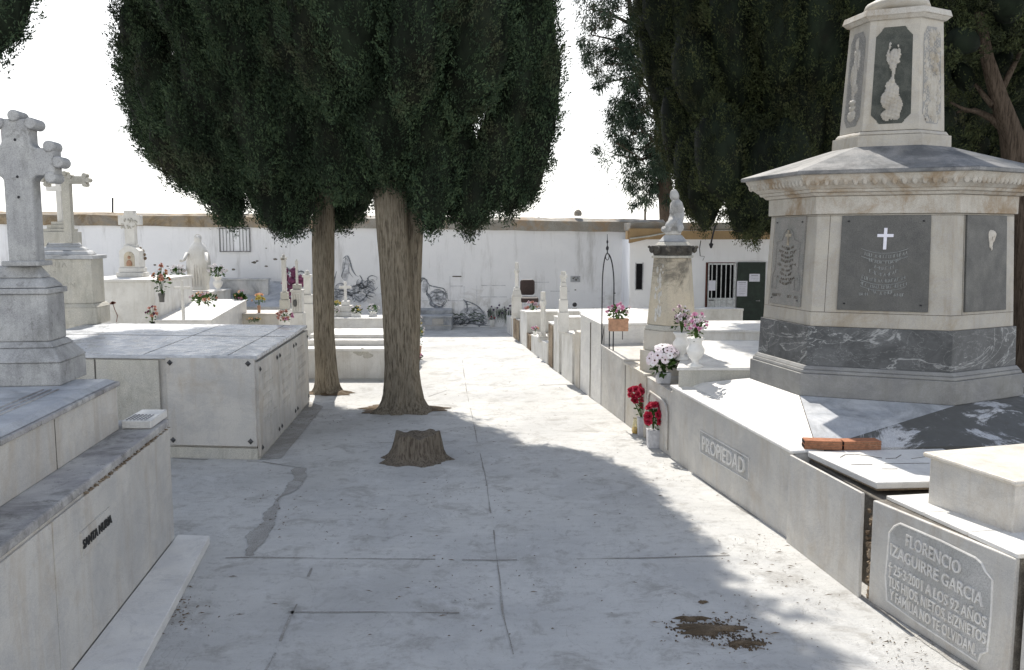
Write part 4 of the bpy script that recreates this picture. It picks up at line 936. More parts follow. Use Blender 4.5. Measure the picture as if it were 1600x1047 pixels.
#@@PART3
# ================================================================= RIGHT ROW of tombs along the path
LINE = [(780, 510), (795, 522), (880, 590), (1040, 710), (1230, 840), (1355, 935), (1530, 1047), (1900, 1284)]
def rpy(px):
    for (x0, y0), (x1, y1) in zip(LINE, LINE[1:]):
        if px <= x1: return y0 + (y1 - y0) * (px - x0) / (x1 - x0)
def rp(px): return xy(G(px, rpy(px)))
uR = (rp(880) - rp(1355)).normalized(); vR = Vector((uR.y, -uR.x, 0))       # uR away from camera, vR to the right (inward)
def rtomb(label, pf, pn, tf, tn, depth, mat='marble', cap=.03, over=.012, name='tomb', cat='tomb', setback=0, face=True, capmat=None, seams=0):
    A, B = rp(pn) + vR * setback, rp(pf) + vR * setback; za, zb_ = Hz(A, tn), Hz(B, tf)
    t = thing(name, label, cat, up((A + B) / 2, 0))
    P = [A, A + vR * depth, B + vR * depth, B]
    m = MB(); m.prism([(p.x, p.y) for p in grow(P, -.012)], 0, [za - cap - .001, za - cap - .001, zb_ - cap - .001, zb_ - cap - .001]); m.build('chest', M[mat], t, bevel=.005)
    m = MB(); zc = [za - cap, za - cap, zb_ - cap, zb_ - cap]; m.prism(grow(P, over - .012), zc, [q + cap for q in zc]); m.build('cover_slab', M[capmat or mat], t, bevel=.006)
    return t, P, za, zb_
rtomb('small white end block at the far end of the right-hand grave row', 791, 798, 493, 496, .5, 'white_old')
t, P, za, zb_ = rtomb('low white grave with rusty rubble niche under the tallest far pillar', 799, 811, 497, 499, 1.0, 'white_old')
m = MB(); panel(m, rp(811) + vR * .0, rp(802), .02, za * .92, .006); m.build('rubble_niche', M['rusty'], t)
Ym = rp(806).y + .1; 
def pillar2(label, px, Y, levels, cross=None, mat='white_old'):
    """levels: (name, width_px, y_bottom, y_top, top_scale)"""
    X = At(px, levels[0][2], Y).x; k_ = Y / F_; z = lambda py: Hz((0, Y), py)
    t = thing('cross_pillar', label, 'grave cross', (X, Y, z(levels[0][2])))
    for nm, w_, y0, y1, ts in levels:
        a = w_ * k_ / 2; P = [(X - a, Y - a), (X + a, Y - a), (X + a, Y + a), (X - a, Y + a)]; b = a * ts; Q = [(X - b, Y - b), (X + b, Y - b), (X + b, Y + b), (X - b, Y + b)]
        m = MB(); m.prism(P, z(y0), z(y1) - .002, top=Q); m.build(nm, M[mat], t, bevel=.008)
    if cross:
        y1, y0, arm, w_, ay, turn = cross; ux = Vector((math.cos(turn), math.sin(turn), 0))
        m = MB(); outline_extrude(m, cross_outline(z(y0) - z(y1), arm * k_, w_ * k_, z(ay) - z(y1)), Vector((X, Y, z(y1))) - Vector((-ux.y, ux.x, 0)) * .04, ux, Z_, .08); m.build('cross', M[mat], t, bevel=.005)
    return t, X, z, k_
pillar2('white pillar with tapering shoulders and a cross, standing farthest along the right-hand row', 807.5, Ym + .1, [('pedestal', 17, 497, 462, .96), ('shoulder', 15.5, 462, 454, .75), ('step', 11, 454, 449, .8)], (449, 410, 9, 5, 424, R(78)))
t, P, za, zb_ = rtomb('tall white tomb with long flat top running back to the right behind the row', 812, 822, 484, 487, 5.2, 'white_old', .05)
rtomb('small rusty stub of masonry between two white graves', 823, 828, 520, 524, .5, 'rusty')
t, P, za, zb_ = rtomb('low white grave block with veined near face carrying a marble cross', 829, 854, 522, 536, .55, 'white_old', .03)
Yc = rp(845).y; 
X0 = rp(845) + vR * .28
t, X, z, k_ = pillar2('weathered marble cross on a rocky mound, third grave from the far end', At(848, 530, X0.y).x / X0.y * F_ + 800, X0.y, [('footing', 15, 534, 527, .9), ('footing', 12, 527, 519, .6)], (520, 456, 9, 7.5, 474, R(72)))
m = MB()
for _ in range(24): m.ball((X + random.gauss(0, .06), X0.y + random.gauss(0, .05), z(random.uniform(520, 532))), random.uniform(.025, .05), 6, rough=.3)
m.build('rock_mound', M['white_old'], t)
t, P, za, zb_ = rtomb('narrow upright slab with crumbling rubble face, fourth from the far end', 856, 863, 502, 506, .7, 'white_old'); m = MB(); panel(m, rp(863), rp(857), .02, za * .96, .006); m.build('rubble_face', M['rusty'], t)
t, P, za, zb_ = rtomb('tall plain white grave block touching the old column pedestal', 864, 872, 493, 496, .9, 'white_old')
t, P, za, zb_ = rtomb('pointed-panel white pedestal block stained at the edges, base of the old column', 876, 893, 517, 522, .42, 'white_old', .03)
Xc = rp(886) + vR * .22
pillar2('old white column with rusty collar and slender broken cross, mid right-hand row', 880, Xc.y + .1, [('base', 17, 519, 487, 1), ('block', 14, 487, 468, .95), ('collar', 11, 468, 447, 1), ('collar', 9, 447, 441, .9)], (441, 424, 7, 4.5, 432, R(60)))
rtomb('narrow white slab grave squeezed beside the old column', 896, 904, 516, 519, .6, 'marble_warm', seams=1)
t, P, zI, zb_ = rtomb('tall bright white tomb with a wide flat top, behind the iron arch', 905, 937, 490, 506, 1.35, 'marble_bright', .035)
m = MB(); A = rp(921); m.prism([(q.x, q.y) for q in (A - vR * .0 - uR * .004, A + vR * .02 - uR * .004, A + vR * .02 + uR * .004, A - vR * .0 + uR * .004)], .01, Hz(A, 500) - .04); m.build('joint', M['cement'], t)
t, P, zJ, zb_ = rtomb('white slab-topped tomb below the iron arch', 938, 974, 538, 562, 1.9, 'marble', .035, .02)
t, P, zJ2, zb_ = rtomb('beige-sided slab tomb left of the rose headstone', 975, 1007, 565, 584, .42, 'marble_warm', .035, .03)
t, P, zK, zb_ = rtomb('marble grave front with carved arch moulding behind the red roses', 1008, 1047, 588, 612, .40, 'marble', .02, .006); rosetomb = t
A, B = rp(1047), rp(1008); fo = -vR
L = (B - A).length; m = MB(); pts = []
for u, z_ in ((.12, .08), (.12, .62), (.16, .74), (.26, .80), (.80, .80), (.88, .74), (.9, .62), (.9, .08)): pts.append(up(A + uR * L * u + fo * .006, z_ * (zK if u < .5 else zb_)))
m.tube(pts, .014, 8); m.build('arch_moulding', M['marble'], t)
m = MB(); text_fit = None
def text_fit(mb, body, P, ux, uz, width, height, ex=.004, shear=0):
    vs, fs = text_verts(body, 1.0, 1, align='LEFT', bold=.012)
    x0 = min(v.x for v in vs); x1 = max(v.x for v in vs); y1 = max(v.y for v in vs); y0 = 0
    ux, uz = Vector(ux).normalized(), Vector(uz).normalized(); nn = ux.cross(uz); sl_ = shear
    mb.add([Vector(P) + (ux + uz * sl_) * ((v.x - x0) / (x1 - x0) * width) + uz * (v.y / .70 * height) + nn * (ex * (1 if v.z > 0 else -1)) for v in vs], fs)
# PROPIEDAD tomb (kerb of the monument plot)
A, B = rp(1237), rp(1048); zA, zB_ = Hz(A, 704), Hz(B, 601)
t = thing('monument_plot', 'long marble plot wall with carved PROPIEDAD panel and sloping slabs around the monument', 'tomb', up((A + B) / 2, 0)); plot = t
m = MB(); A0 = rp(1258)
V = [xy(G(*q, 1.0)) for q in ((1171, 591), (1249, 618), (1492, 634), (1599, 618))]; O = (V[0] + V[3]) / 2; HEX = V + [O * 2 - V[1], O * 2 - V[2]]
zs0 = lambda P_: zA + (zB_ - zA) * (P_ - A).dot(uR) / (B - A).length
dpt = 4.6
fl = A + uR * .12
m.prism([(p.x, p.y) for p in (A + vR * .01, A + vR * .5, B + vR * .5, B + vR * .01)], 0, [zA - .035, zA - .035, zB_ - .035, zB_ - .035]); m.build('wall', M['marble'], t)
m = MB(); Lp = (B - A).length
for u0, u1 in ((.0, .985),): panel(m, A + uR * Lp * u0, A + uR * Lp * u1, .0, (zs0(A + uR * Lp * u0) - .04, zs0(A + uR * Lp * u1) - .04), .012, .0) if False else None
nn = -vR
def pface(mb, P0_, P1_, za0, zb0, za1, zb1, th, off=0.0):
    f = [up(P0_, za0), up(P0_, za1), up(P1_, zb1), up(P1_, zb0)]; vs = [v + nn * off for v in f] + [v + nn * (off + th) for v in f]
    mb.add(vs, [(0, 1, 2, 3), (7, 6, 5, 4), (0, 4, 5, 1), (1, 5, 6, 2), (2, 6, 7, 3), (3, 7, 4, 0)])
pface(m, A, B - uR * .01, 0, 0, zA - .04, zB_ - .04, .014, -.01); m.build('facing_slab', M['marble'], t, bevel=.003)
m = MB(); cv = [A - nn * -.02 + nn * .0, A + vR * .30, B + vR * .30, B]; m.prism([(q.x, q.y) for q in (A + nn * .03, A + vR * .26, B + vR * .26, B + nn * .03)], [zA - .034, zA - .034, zB_ - .034, zB_ - .034], [zA, zA, zB_, zB_]); m.build('coping', M['marble_bright'], t, bevel=.012)
# PROPIEDAD sunk panel
Pf = A + nn * .006
LA, LD = A.copy(), (B - A).normalized(); nn = Vector((-LD.y, LD.x, 0))
def rf(px, py, off=.006): return on_face(LA + nn * off, LD, px, py)
q0, q1, q2, q3 = rf(1094, 706), rf(1094, 672), rf(1170, 716), rf(1170, 752)
m = MB(); rim = [q0, q1, q2, q3, q0]; m.tube([v + nn * .002 for v in rim], .007, 6, cap=False); m.build('panel_rim', M['marble_bright'], t)
m = MB(); m.add([v + nn * .001 for v in (q0, q1, q2, q3)], [(0, 1, 2, 3)]); m.build('panel_ground', M['marble_shaded'], t)
m = MB(); wx = (xy(q3) - xy(q0)); sh = (q3.z - q0.z) / wx.length; hgt = (q1.z - q0.z)
text_fit(m, 'PROPIEDAD', q0 + wx * .07 + Z_ * (hgt * .2 + sh * wx.length * .07) + nn * .004, wx, Z_, wx.length * .86, hgt * .64, .012, sh); m.build('lettering', M['marble_bright'], t)
# skirt from the plot rectangle up to the hexagonal pedestal
Q0 = up(rp(1258) + vR * .04, 0); Q0 = xy(G(1262, 695, .80)); Q3 = xy(G(1056, 602, .88)) + vR * .24; Q1 = Q0 + Vector((4.2, .15, 0)); Q2 = Q3 + Vector((4.2, .6, 0))
Q3 = B + vR * .18; Q0 = xy(G(1262, 695, .80)); Q0 = A + vR * .20 + uR * .02
sk = [up(Q0, zA + .003), up(Q1, .80), up(Q2, .87), up(Q3, zB_ + .003)]; hx = [up(p, 1.0) for p in HEX]       # 0-3, 4-9
SK = sk + hx
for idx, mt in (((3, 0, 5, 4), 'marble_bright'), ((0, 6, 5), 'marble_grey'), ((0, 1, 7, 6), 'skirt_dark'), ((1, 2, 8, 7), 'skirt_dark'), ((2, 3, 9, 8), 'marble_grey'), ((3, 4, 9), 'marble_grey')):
    m = MB(); n_ = len(idx); m.add([SK[i] for i in idx] + [SK[i] - Z_ * .05 for i in idx], [tuple(range(n_)), tuple(range(2 * n_ - 1, n_ - 1, -1))] + [(i, i + n_, (i + 1) % n_ + n_, (i + 1) % n_) for i in range(n_)]); m.build('sloping_slab', M[mt], t)
m = MB(); m.prism([(p.x, p.y) for p in (Q0 + vR * .05, Q1, Q2, Q3 + vR * .05)], 0, [.74, .74, .8, .8]); m.build('plot_core', M['cement'], t)
m = MB(); m.tube([up(Q0, sk[0].z + .001), up(HEX[1], 1.001)], .004, 5); m.build('joint', M['cement'], t)

# ----------------------------------------------------------------- hexagonal monument
mon = thing('hexagonal_monument', 'tall hexagonal marble monument with grey plaques, dark veined band and carved drum on top', 'monument', up(O, 1.0))
def hexr(s): return [O + (p - O) * s for p in HEX]
def zc(py, s): return Hz(O + (HEX[2] - O) * s, py)
def lvl(name, y0, y1, s0, s1, mat, bv=.006):
    m = MB(); m.prism([(p.x, p.y) for p in hexr(s0)], zc(y0, s0) if y0 else 1.0, zc(y1, s1), top=[(p.x, p.y) for p in hexr(s1)]); return m.build(name, M[mat], mon, bevel=bv)
lvl('pedestal', None, 597, 1.0, 1.0, 'mon_base'); lvl('pedestal_moulding', 596.6, 590, .985, .975, 'mon_base', .01); lvl('pedestal_moulding', 589.6, 583, .97, .945, 'mon_base')
lvl('veined_band', 582.6, 518, .935, .925, 'dark_marble', .003)
sB0, sB1 = .905, .865
lvl('body', 517.6, 333, sB0, sB1, 'mon_marble')
lvl('architrave', 332.6, 303, .89, .89, 'cornice'); lvl('cornice_fillet', 302.6, 297, .915, .94, 'cornice'); lvl('cornice_fillet', 296.6, 291, .96, .975, 'cornice')
y_c = [(291, .98), (284, 1.02), (277, 1.055), (270, 1.075), (266, 1.08)]
m = MB()
for (ya, sa), (yb, sb_) in zip(y_c, y_c[1:]): m.prism([(p.x, p.y) for p in hexr(sa)], zc(ya, sa) + .0005, zc(yb, sb_), top=[(p.x, p.y) for p in hexr(sb_)])
cor = m.build('cornice', M['cornice'], mon, bevel=0)
# egg ornament on the three visible cornice faces
for fi in (0, 1, 2):
    m = MB(); a, b = O + (HEX[fi] - O) * 1.045, O + (HEX[fi + 1] - O) * 1.045; n = 17; fn_ = ((a + b) / 2 - O).normalized()
    for k in range(n):
        c = a.lerp(b, (k + .5) / n); m.ball(up(c, (zc(291, .98) + zc(266, 1.1)) / 2 + .005) , .020, 8, (1.5, .8, 2.2))
    m.build('egg_moulding', M['cornice'], cor, smooth=True)
zr0 = zc(266, 1.11)
m = MB(); m.prism([(p.x, p.y) for p in hexr(1.12)], zr0 + .001, zr0 + .035); m.build('roof_edge', M['roof_stone'], mon, bevel=.006)
zd = Hz(O + (HEX[2] - O) * .42, 228)
m = MB(); m.prism([(p.x, p.y) for p in hexr(1.115)], zr0 + .036, zd + .02, top=[(p.x, p.y) for p in hexr(.40)]); m.build('roof', M['roof_stone'], mon, bevel=.004)
zdp = lambda py, s=.36: Hz(O + (HEX[2] - O) * s, py)
def dl(name, y0, y1, s0, s1, mat='mon_marble', bv=.004):
    m = MB(); m.prism([(p.x, p.y) for p in hexr(s0)], zdp(y0, s0), zdp(y1, s1), top=[(p.x, p.y) for p in hexr(s1)]); return m.build(name, M[mat], mon, bevel=bv)
dl('drum_base', 236, 208, .425, .42); dl('drum_moulding', 207.7, 202, .405, .385, bv=.01); dr0, dr1 = .37, .325
drum = dl('drum', 201.7, 26, dr0, dr1); dl('drum_cap', 25.7, 18, .345, .38, 'cornice'); dl('drum_cap', 17.7, 8, .385, .37, 'cornice')
m = MB(); zt_ = zdp(8, .37); m.lathe([(.24, 0), (.30, .05), (.28, .10), (.2, .14), (.14, .22), (.12, .5), (.18, .6), (.2, .72), (.1, .8)], up(O, zt_ + .001), 20, mi=0); m.build('urn_finial', M['mon_marble'], mon, smooth=True)
def fface(fi, s0, z0, s1, z1):
    a0, b0_ = O + (HEX[fi] - O) * s0, O + (HEX[fi + 1] - O) * s0; a1, b1_ = O + (HEX[fi] - O) * s1, O + (HEX[fi + 1] - O) * s1
    P = lambda u, v: up(a0.lerp(b0_, u).lerp(a1.lerp(b1_, u), v), z0 + (z1 - z0) * v)
    n = (P(1, 0) - P(0, 0)).cross(P(0, 1) - P(0, 0)).normalized(); return P, n
def plaque(fi, u0, u1, v0, v1, mat, th=.02):
    P, n = fface(fi, sB0, zc(517.6, sB0), sB1, zc(333, sB1)); f = [P(u0, v0), P(u1, v0), P(u1, v1), P(u0, v1)]
    m = MB(); vs = [v - n * .003 for v in f] + [v + n * th for v in f]; m.add(vs, [(3, 2, 1, 0), (4, 5, 6, 7), (0, 1, 5, 4), (1, 2, 6, 5), (2, 3, 7, 6), (3, 0, 4, 7)])
    o = m.build('plaque', M[mat], mon, bevel=.003)
    Q = lambda u, v, d=0: P(u0 + (u1 - u0) * u, v0 + (v1 - v0) * v) + n * (th + d); return o, Q, n
# joints between the body slabs
m = MB()
for fi in (0, 1, 2):
    P, n = fface(fi, sB0, zc(517.6, sB0), sB1, zc(333, sB1))
    for (ua, va), (ub, vb) in (((0, .13), (1, .13)), ((.16, .13), (.16, .99)) if fi == 2 else ((.10, .13), (.10, .99)), ((0, .985), (1, .985))): m.tube([P(ua, va), P(ub, vb)], .0028, 4)
m.build('joint', M['cement'], mon)
o, Q, n = plaque(1, .19, .84, .155, .985, 'granite'); o['label'] = 'dark grey plaque with white cross and curved engraved lines'
ux = (Q(1, 0) - Q(0, 0)).normalized(); uz = (Q(0, 1) - Q(0, 0)).normalized(); Hh = (Q(0, 1) - Q(0, 0)).length; Ww = (Q(1, 0) - Q(0, 0)).length
m = MB(); outline_extrude(m, cross_outline(Hh * .225, Ww * .088, Ww * .036, Hh * .145), Q(.5, .645, .014), ux, uz, .02); m.build('white_cross', M['paper'], o, bevel=.002)
m = MB()
def glyph_row(mb, Q, v, ua, ub, sag, h, n, d=.002):
    for k in range(n):
        if random.random() < .10: continue
        u = ua + (ub - ua) * (k + .5) / n; w_ = (ub - ua) / n * .36; c = v - sag * (1 - ((u - .5) / max(.01, (ub - ua) / 2)) ** 2); kind = random.randint(0, 3)
        for (da, db, dc, dd) in (((-w_, 0, -w_, h), (-w_, h, w_, h)), ((-w_, 0, 0, h), (0, h, w_, 0)), ((-w_, h / 2, w_, h / 2), (w_, 0, w_, h)), ((-w_, 0, w_, 0), (-w_, 0, -w_, h), (w_, 0, w_, h)))[kind]:
            mb.tube([Q(u + da, c + db, d), Q(u + dc, c + dd, d)], .0042, 3, cap=False)
for r_, (v, ua, ub) in enumerate(((.60, .24, .76), (.54, .30, .70), (.475, .36, .64), (.41, .34, .66), (.345, .26, .74), (.28, .24, .76), (.215, .34, .66))): glyph_row(m, Q, v, ua, ub, .045, .034, int((ub - ua) * 34))
glyph_row(m, Q, .16, .24, .34, 0, .03, 4); glyph_row(m, Q, .16, .62, .74, 0, .03, 5)
for v, ua, ub in ((.655, .24, .76), (.575, .24, .76), (.325, .25, .75), (.262, .25, .75)):
    m.tube([Q(ua + (ub - ua) * k / 12, v - .05 * (1 - ((k - 6) / 6) ** 2), .002) for k in range(13)], .0034, 4)
m.build('engraved_lines', M['granite_mark'], o)
def bolts(Q, o):
    m = MB()
    for u in (.08, .92):
        for v in (.07, .94): m.ball(Q(u, v, .002), .012, 8, (1, 1, .6))
    m.build('bolt', M['iron'], o)
bolts(Q, o)
o, Q, n = plaque(0, .15, .80, .155, .985, 'slate'); o['label'] = 'grey plaque with scrolled raised frame and curved text, catching the sun'
bolts(Q, o); m = MB()
for sg in (0, 1):
    f = lambda u: u if sg == 0 else 1 - u
    m.tube([Q(f(u), v, .003) for u, v in ((.44, .86), (.36, .82), (.30, .74), (.12, .72), (.12, .40), (.06, .34), (.05, .18), (.2, .18), (.2, .30), (.1, .31))], .007, 5)
m.build('raised_frame', M['slate'], o)
m = MB(); outline_extrude(m, cross_outline(.15, .045, .028, .10), Q(.5, .68, .012), (Q(1, 0) - Q(0, 0)), (Q(0, 1) - Q(0, 0)), .012); m.build('small_cross', M['obelisk'], o)
m = MB()
for k in range(9): v = .66 - k * .05; w_ = .20 + .10 * (k % 3 == 1); glyph_row(m, Q, v, .5 - w_, .5 + w_, .03, .026, 9)
glyph_row(m, Q, .09, .08, .4, 0, .03, 6); glyph_row(m, Q, .09, .6, .92, 0, .03, 6)
m.build('engraved_lines', M['cement'], o)
o, Q, n = plaque(2, .18, .84, .155, .985, 'granite'); o['label'] = 'dark grey plaque with a small pale carved face'
m = MB(); c = Q(.58, .77, 0)
m.ball(c, .05, 14, (.9, .35, 1.15)); m.ball(c - Z_ * .055 + n * .003, .03, 12, (.75, .4, 1.5)); m.ball(c + n * .022 - Z_ * .01, .010, 8, (.6, .8, 1.8)); m.ball(c + n * .018 + Z_ * .006 + ux * .018, .006, 6); m.ball(c + n * .018 + Z_ * .006 - ux * .018, .006, 6)
m.ball(c + Z_ * .025, .055, 12, (.95, .33, .8)); m.ball(c - Z_ * .098 - ux * .012, .015, 8, (.6, .4, 1.4)); m.ball(c - Z_ * .098 + ux * .014, .015, 8, (.6, .4, 1.4)); m.build('carved_face', M['marble_warm'], o, smooth=True)
# carved reliefs on the drum
def relief(fi, fn, u0=.14, u1=.86, v0=.06, v1=.93, nu=44, nv=110, amp=.022, mats=('mon_marble', 'blackened'), dark=None):
    P, n = fface(fi, dr0, zdp(201.7, dr0), dr1, zdp(26, dr1)); W_ = (P(1, 0) - P(0, 0)).length * (u1 - u0); H_ = (P(0, 1) - P(0, 0)).length * (v1 - v0)
    vs = []; hs = []
    for j in range(nv + 1):
        for i in range(nu + 1):
            u, v = i / nu, j / nv; h = fn(u * 2 - 1, v, H_ / W_ * 2); edge = min(1, min(u, 1 - u) * 10, min(v, 1 - v) * 16); h = h * edge; hs.append(h); vs.append(P(u0 + (u1 - u0) * u, v0 + (v1 - v0) * v) + n * (.002 + amp * h))
    m = MB(); fs = []
    for j in range(nv):
        for i in range(nu):
            a = j * (nu + 1) + i; u, v = (i + .5) / nu, (j + .5) / nv; hh_ = (hs[a] + hs[a + nu + 2]) / 2
            inside = abs(u - .5) < .5 - max(0, .10 - min(v, 1 - v)) * 2.2
            if not inside: continue
            m.v and None; fs.append((a, a + 1, a + nu + 2, a + nu + 1)); m.m.append(dark(u * 2 - 1, v, hh_) if dark else 0)
    m.v = vs; m.f = fs; m.build('carved_relief', [M[mats[0]], M[mats[1]]], mon, smooth=True)
def E_(x, y, cx, cy, rx, ry): return max(0, 1 - ((x - cx) / rx) ** 2 - ((y - cy) / ry) ** 2) ** .5
nz = [(random.uniform(-.9, .9), random.uniform(.03, .97), random.uniform(.06, .2), random.uniform(.015, .05)) for _ in range(80)]
def wob(x, y): return .18 * math.sin(x * 23 + y * 60) * math.sin(y * 90 - x * 11)
def fig_mid(x, y, a):
    h = 0
    for cx, cy, rx, ry, k in ((0, .44, .16, .05, .9), (0, .32, .42, .12, 1), (-.28, .24, .30, .10, .8), (.22, .18, .36, .12, .9), (0, .09, .5, .08, .8), (.02, .70, .28, .075, .9), (-.28, .72, .12, .06, .6), (.3, .73, .12, .06, .6), (-.22, .8, .06, .05, .5), (.24, .8, .08, .04, .5), (0, .6, .22, .05, .7), (.02, .53, .10, .07, .75), (-.1, .38, .30, .07, .7), (.18, .64, .2, .04, .6), (-.2, .655, .16, .035, .6)): h = max(h, k * E_(x, y, cx, cy, rx, ry))
    return h + (wob(x, y) if h > .2 else .03 * math.sin(x * 40) * math.sin(y * 130))
nmid = [(random.uniform(-1, 1), random.uniform(0, 1)) for _ in range(30)]
relief(1, fig_mid, amp=.034, mats=('mon_marble', 'relief_dark'), dark=lambda x, y, h: 0 if h > .28 + .25 * math.sin(x * 9 + y * 30) * .5 and not (.86 < y) else 1)
def fig_left(x, y, a):
    h = .1
    for cx, cy, rx, ry, k in ((0, .55, .22, .30, .9), (0, .88, .12, .07, 1), (0, .78, .3, .05, .8), (.35, .7, .12, .12, .7), (-.35, .55, .12, .12, .7), (0, .26, .42, .03, 1), (0, .20, .36, .03, .9), (0, .12, .5, .06, .8), (.2, .4, .3, .05, .6)): h = max(h, k * E_(x, y, cx, cy, rx, ry))
    return h + wob(x * 1.3, y * 1.2)
relief(0, fig_left, amp=.026, mats=('mon_marble', 'slate'), dark=lambda x, y, h: 0 if h > .2 else 1)
def fig_right(x, y, a):
    h = 0
    for cx, cy, rx, ry in nz: h = max(h, .85 * E_(x, y, cx, cy, rx, ry))
    h = max(h, .9 * E_(x, y, .1, .38, .4, .12), .9 * E_(x, y, 0, .15, .45, .09))
    return h + wob(x, y) * .8
relief(2, fig_right, amp=.02, mats=('mon_marble', 'mon_base'), dark=lambda x, y, h: 1 if h < .04 else 0)

# ----------------------------------------------------------------- leaning slab, broken vault, bricks, white motif slab
A, B = rp(1352), rp(1238)
t = thing('loose_slab', 'loose blank marble slab leaning out from the open broken vault', 'slab', up((A + B) / 2, 0))
zA, zB_ = Hz(A, 772), Hz(B, 708)
m = MB(); lean = .03; f = [up(A, .0), up(A + nn * lean - nn * .02, Hz(A, 770)), up(B + nn * .0, Hz(B, 710)), up(B, 0)]
vs = [v + nn * .030 for v in f] + [v + nn * .055 for v in f]; m.add(vs, [(0, 1, 2, 3), (7, 6, 5, 4), (0, 4, 5, 1), (1, 5, 6, 2), (2, 6, 7, 3), (3, 7, 4, 0)]); m.build('slab', M['marble'], t, bevel=.004)
t = thing('broken_vault', 'dark open masonry vault behind the loose slab, mortar crumbling at its edge', 'vault', up((A + B) / 2 + vR * .2, 0))
K = [A - uR * .03 + vR * .12, A - uR * .03 + vR * 2.4, B + vR * 2.4, B + vR * .12]
m = MB(); m.prism([(p.x, p.y) for p in K], 0, [.66, .66, .69, .69]); m.build('masonry', M['cement'], t, bevel=.01)
m = MB()
for k in range(70):
    zz_ = random.uniform(.0, .62); m.ball(up(A + uR * random.uniform(-.05, .03) + vR * random.uniform(.0, .07), zz_), random.uniform(.008, .026), 6, rough=.35)
tag(m.build('crumbled_mortar', M['rusty'], t), kind='stuff')
zW = .765
w0, w1, w2 = G(1370, 754, zW), G(1262, 705, zW), G(1384, 697, zW)
left = (xy(w1) - xy(w0)); rt_ = (xy(G(1456, 752, zW)) - xy(w0)).normalized()
t = thing('vault_cover', 'thick white slab with incised curved motif beside the two bricks', 'slab', w0)
m = MB(); Pw = [xy(w0), xy(w0) + rt_ * 1.15, xy(w0) + rt_ * 1.15 + left, xy(w0) + left]; m.prism([(p.x, p.y) for p in Pw], zW - .05, zW); o = m.build('slab', M['marble_bright'], t, bevel=.008)
m = MB(); m.prism([(p.x, p.y) for p in grow(Pw, -.015)], .70, zW - .052); m.build('bedding', M['rusty'], t)
m = MB()
g2 = lambda px, py: G(px, py, zW + .0)
m.tube([g2(1313, 715), g2(1320, 711), g2(1335, 710), g2(1352, 712), g2(1378, 716)], .0045, 5); m.tube([g2(1330, 726), g2(1363, 726)], .0045, 5); m.tube([g2(1382, 725), g2(1452, 724)], .004, 5); m.tube([g2(1384, 717), g2(1400, 716), g2(1408, 711)], .004, 5); m.tube([g2(1378, 733), g2(1402, 733)], .0045, 5); m.tube([g2(1424, 717), g2(1445, 714)], .004, 5)
m.build('incised_motif', M['cement'], t)
br = None
def brick(label, p0, p1, y0, y1, ztop, z0):
    a, b = xy(G(p0, y0, z0)), xy(G(p1, y1, z0)); u = (b - a); L = u.length; ang = math.atan2(u.y, u.x); hh_ = .075; dd = .12
    t = local('brick', label, 'brick', up((a + b) / 2, z0), 'hollow bricks left on the white slab', ang)
    m = MB(); ht = .074
    m.box((0, dd / 2, ht / 2), (L - .002, dd, ht)); o = m.build('body', M['brick'], t, bevel=.003)
    m = MB()
    for i in range(3):
        for j in range(2): m.box((-L / 2 - .0005, dd * (i + .5) / 3, ht * (j + .5) / 2), (.004, dd * .22, ht * .32))
    m.build('hole', M['dark'], t)
    m = MB()
    for k in range(5): m.box((0, -.001, ht * (k + .7) / 5.5), (L - .01, .003, .003))
    m.build('groove', M['rusty'], t)
brick('hollow red brick with holes facing left, left one of the pair', 1257, 1316, 702, 704, 0, zW + .001)
brick('hollow red brick lying flat, right one of the pair by the sloping slab', 1319, 1377, 704, 703, 0, zW + .001)
# ----------------------------------------------------------------- inscribed tomb at right front
A, B = rp(1579), rp(1360); zA, zB_ = Hz(A, 866), Hz(B, 775)
t = thing('inscribed_tomb', 'white marble tomb with a raised five-line inscription panel, lower right', 'tomb', up((A + B) / 2, 0))
L = (B - A).length
m = MB(); m.prism([(p.x, p.y) for p in (A + vR * .01, A + vR * 2.4, B + vR * 2.4, B + vR * .01)], 0, [zA - .03, zA - .03, zB_ - .03, zB_ - .03]); m.build('chest', M['cement'], t)
m = MB(); pface(m, A + uR * .004, B, .0, .0, zA - .028, zB_ - .028, .03, -.012); o = m.build('front_slab', M['marble'], t, bevel=.008)
for k in range(3):
    a, b = A + uR * L * k / 3, A + uR * (L * (k + 1) / 3 - .006); za_, zb2 = zA + (zB_ - zA) * k / 3, zA + (zB_ - zA) * (k + 1) / 3
    m = MB(); m.prism([(p.x, p.y) for p in (a + nn * .012, a + vR * 1.9, b + vR * 1.9, b + nn * .012)], [za_ - .027, za_ - .027, zb2 - .027, zb2 - .027], [za_, za_, zb2, zb2]); m.build('cover_slab', M['marble_bright'], t, bevel=.004)
LD = (B - A).normalized(); nn = Vector((-LD.y, LD.x, 0)); FP = A + nn * .0195
def ff(px, py): return on_face(FP, LD, px, py)
rim = [ff(1386, 938), ff(1384, 900), ff(1390, 832), ff(1398, 822), ff(1407, 818)] + [ff(1470, 845), ff(1525, 872), ff(1534, 880), ff(1540, 893), ff(1551, 906), ff(1549, 960), ff(1543, 1018), ff(1533, 1022), ff(1528, 1035), ff(1480, 1003), ff(1430, 970), ff(1386, 938)]
m = MB(); m.tube(rim, .008, 6, cap=False); m.build('panel_rim', M['marble_bright'], o)
m = MB(); base = [v + nn * .002 for v in rim[:-1]]; m.add(base, [tuple(range(len(base)))]); m.build('panel_ground', M['marble_shaded'], o)
m = MB()
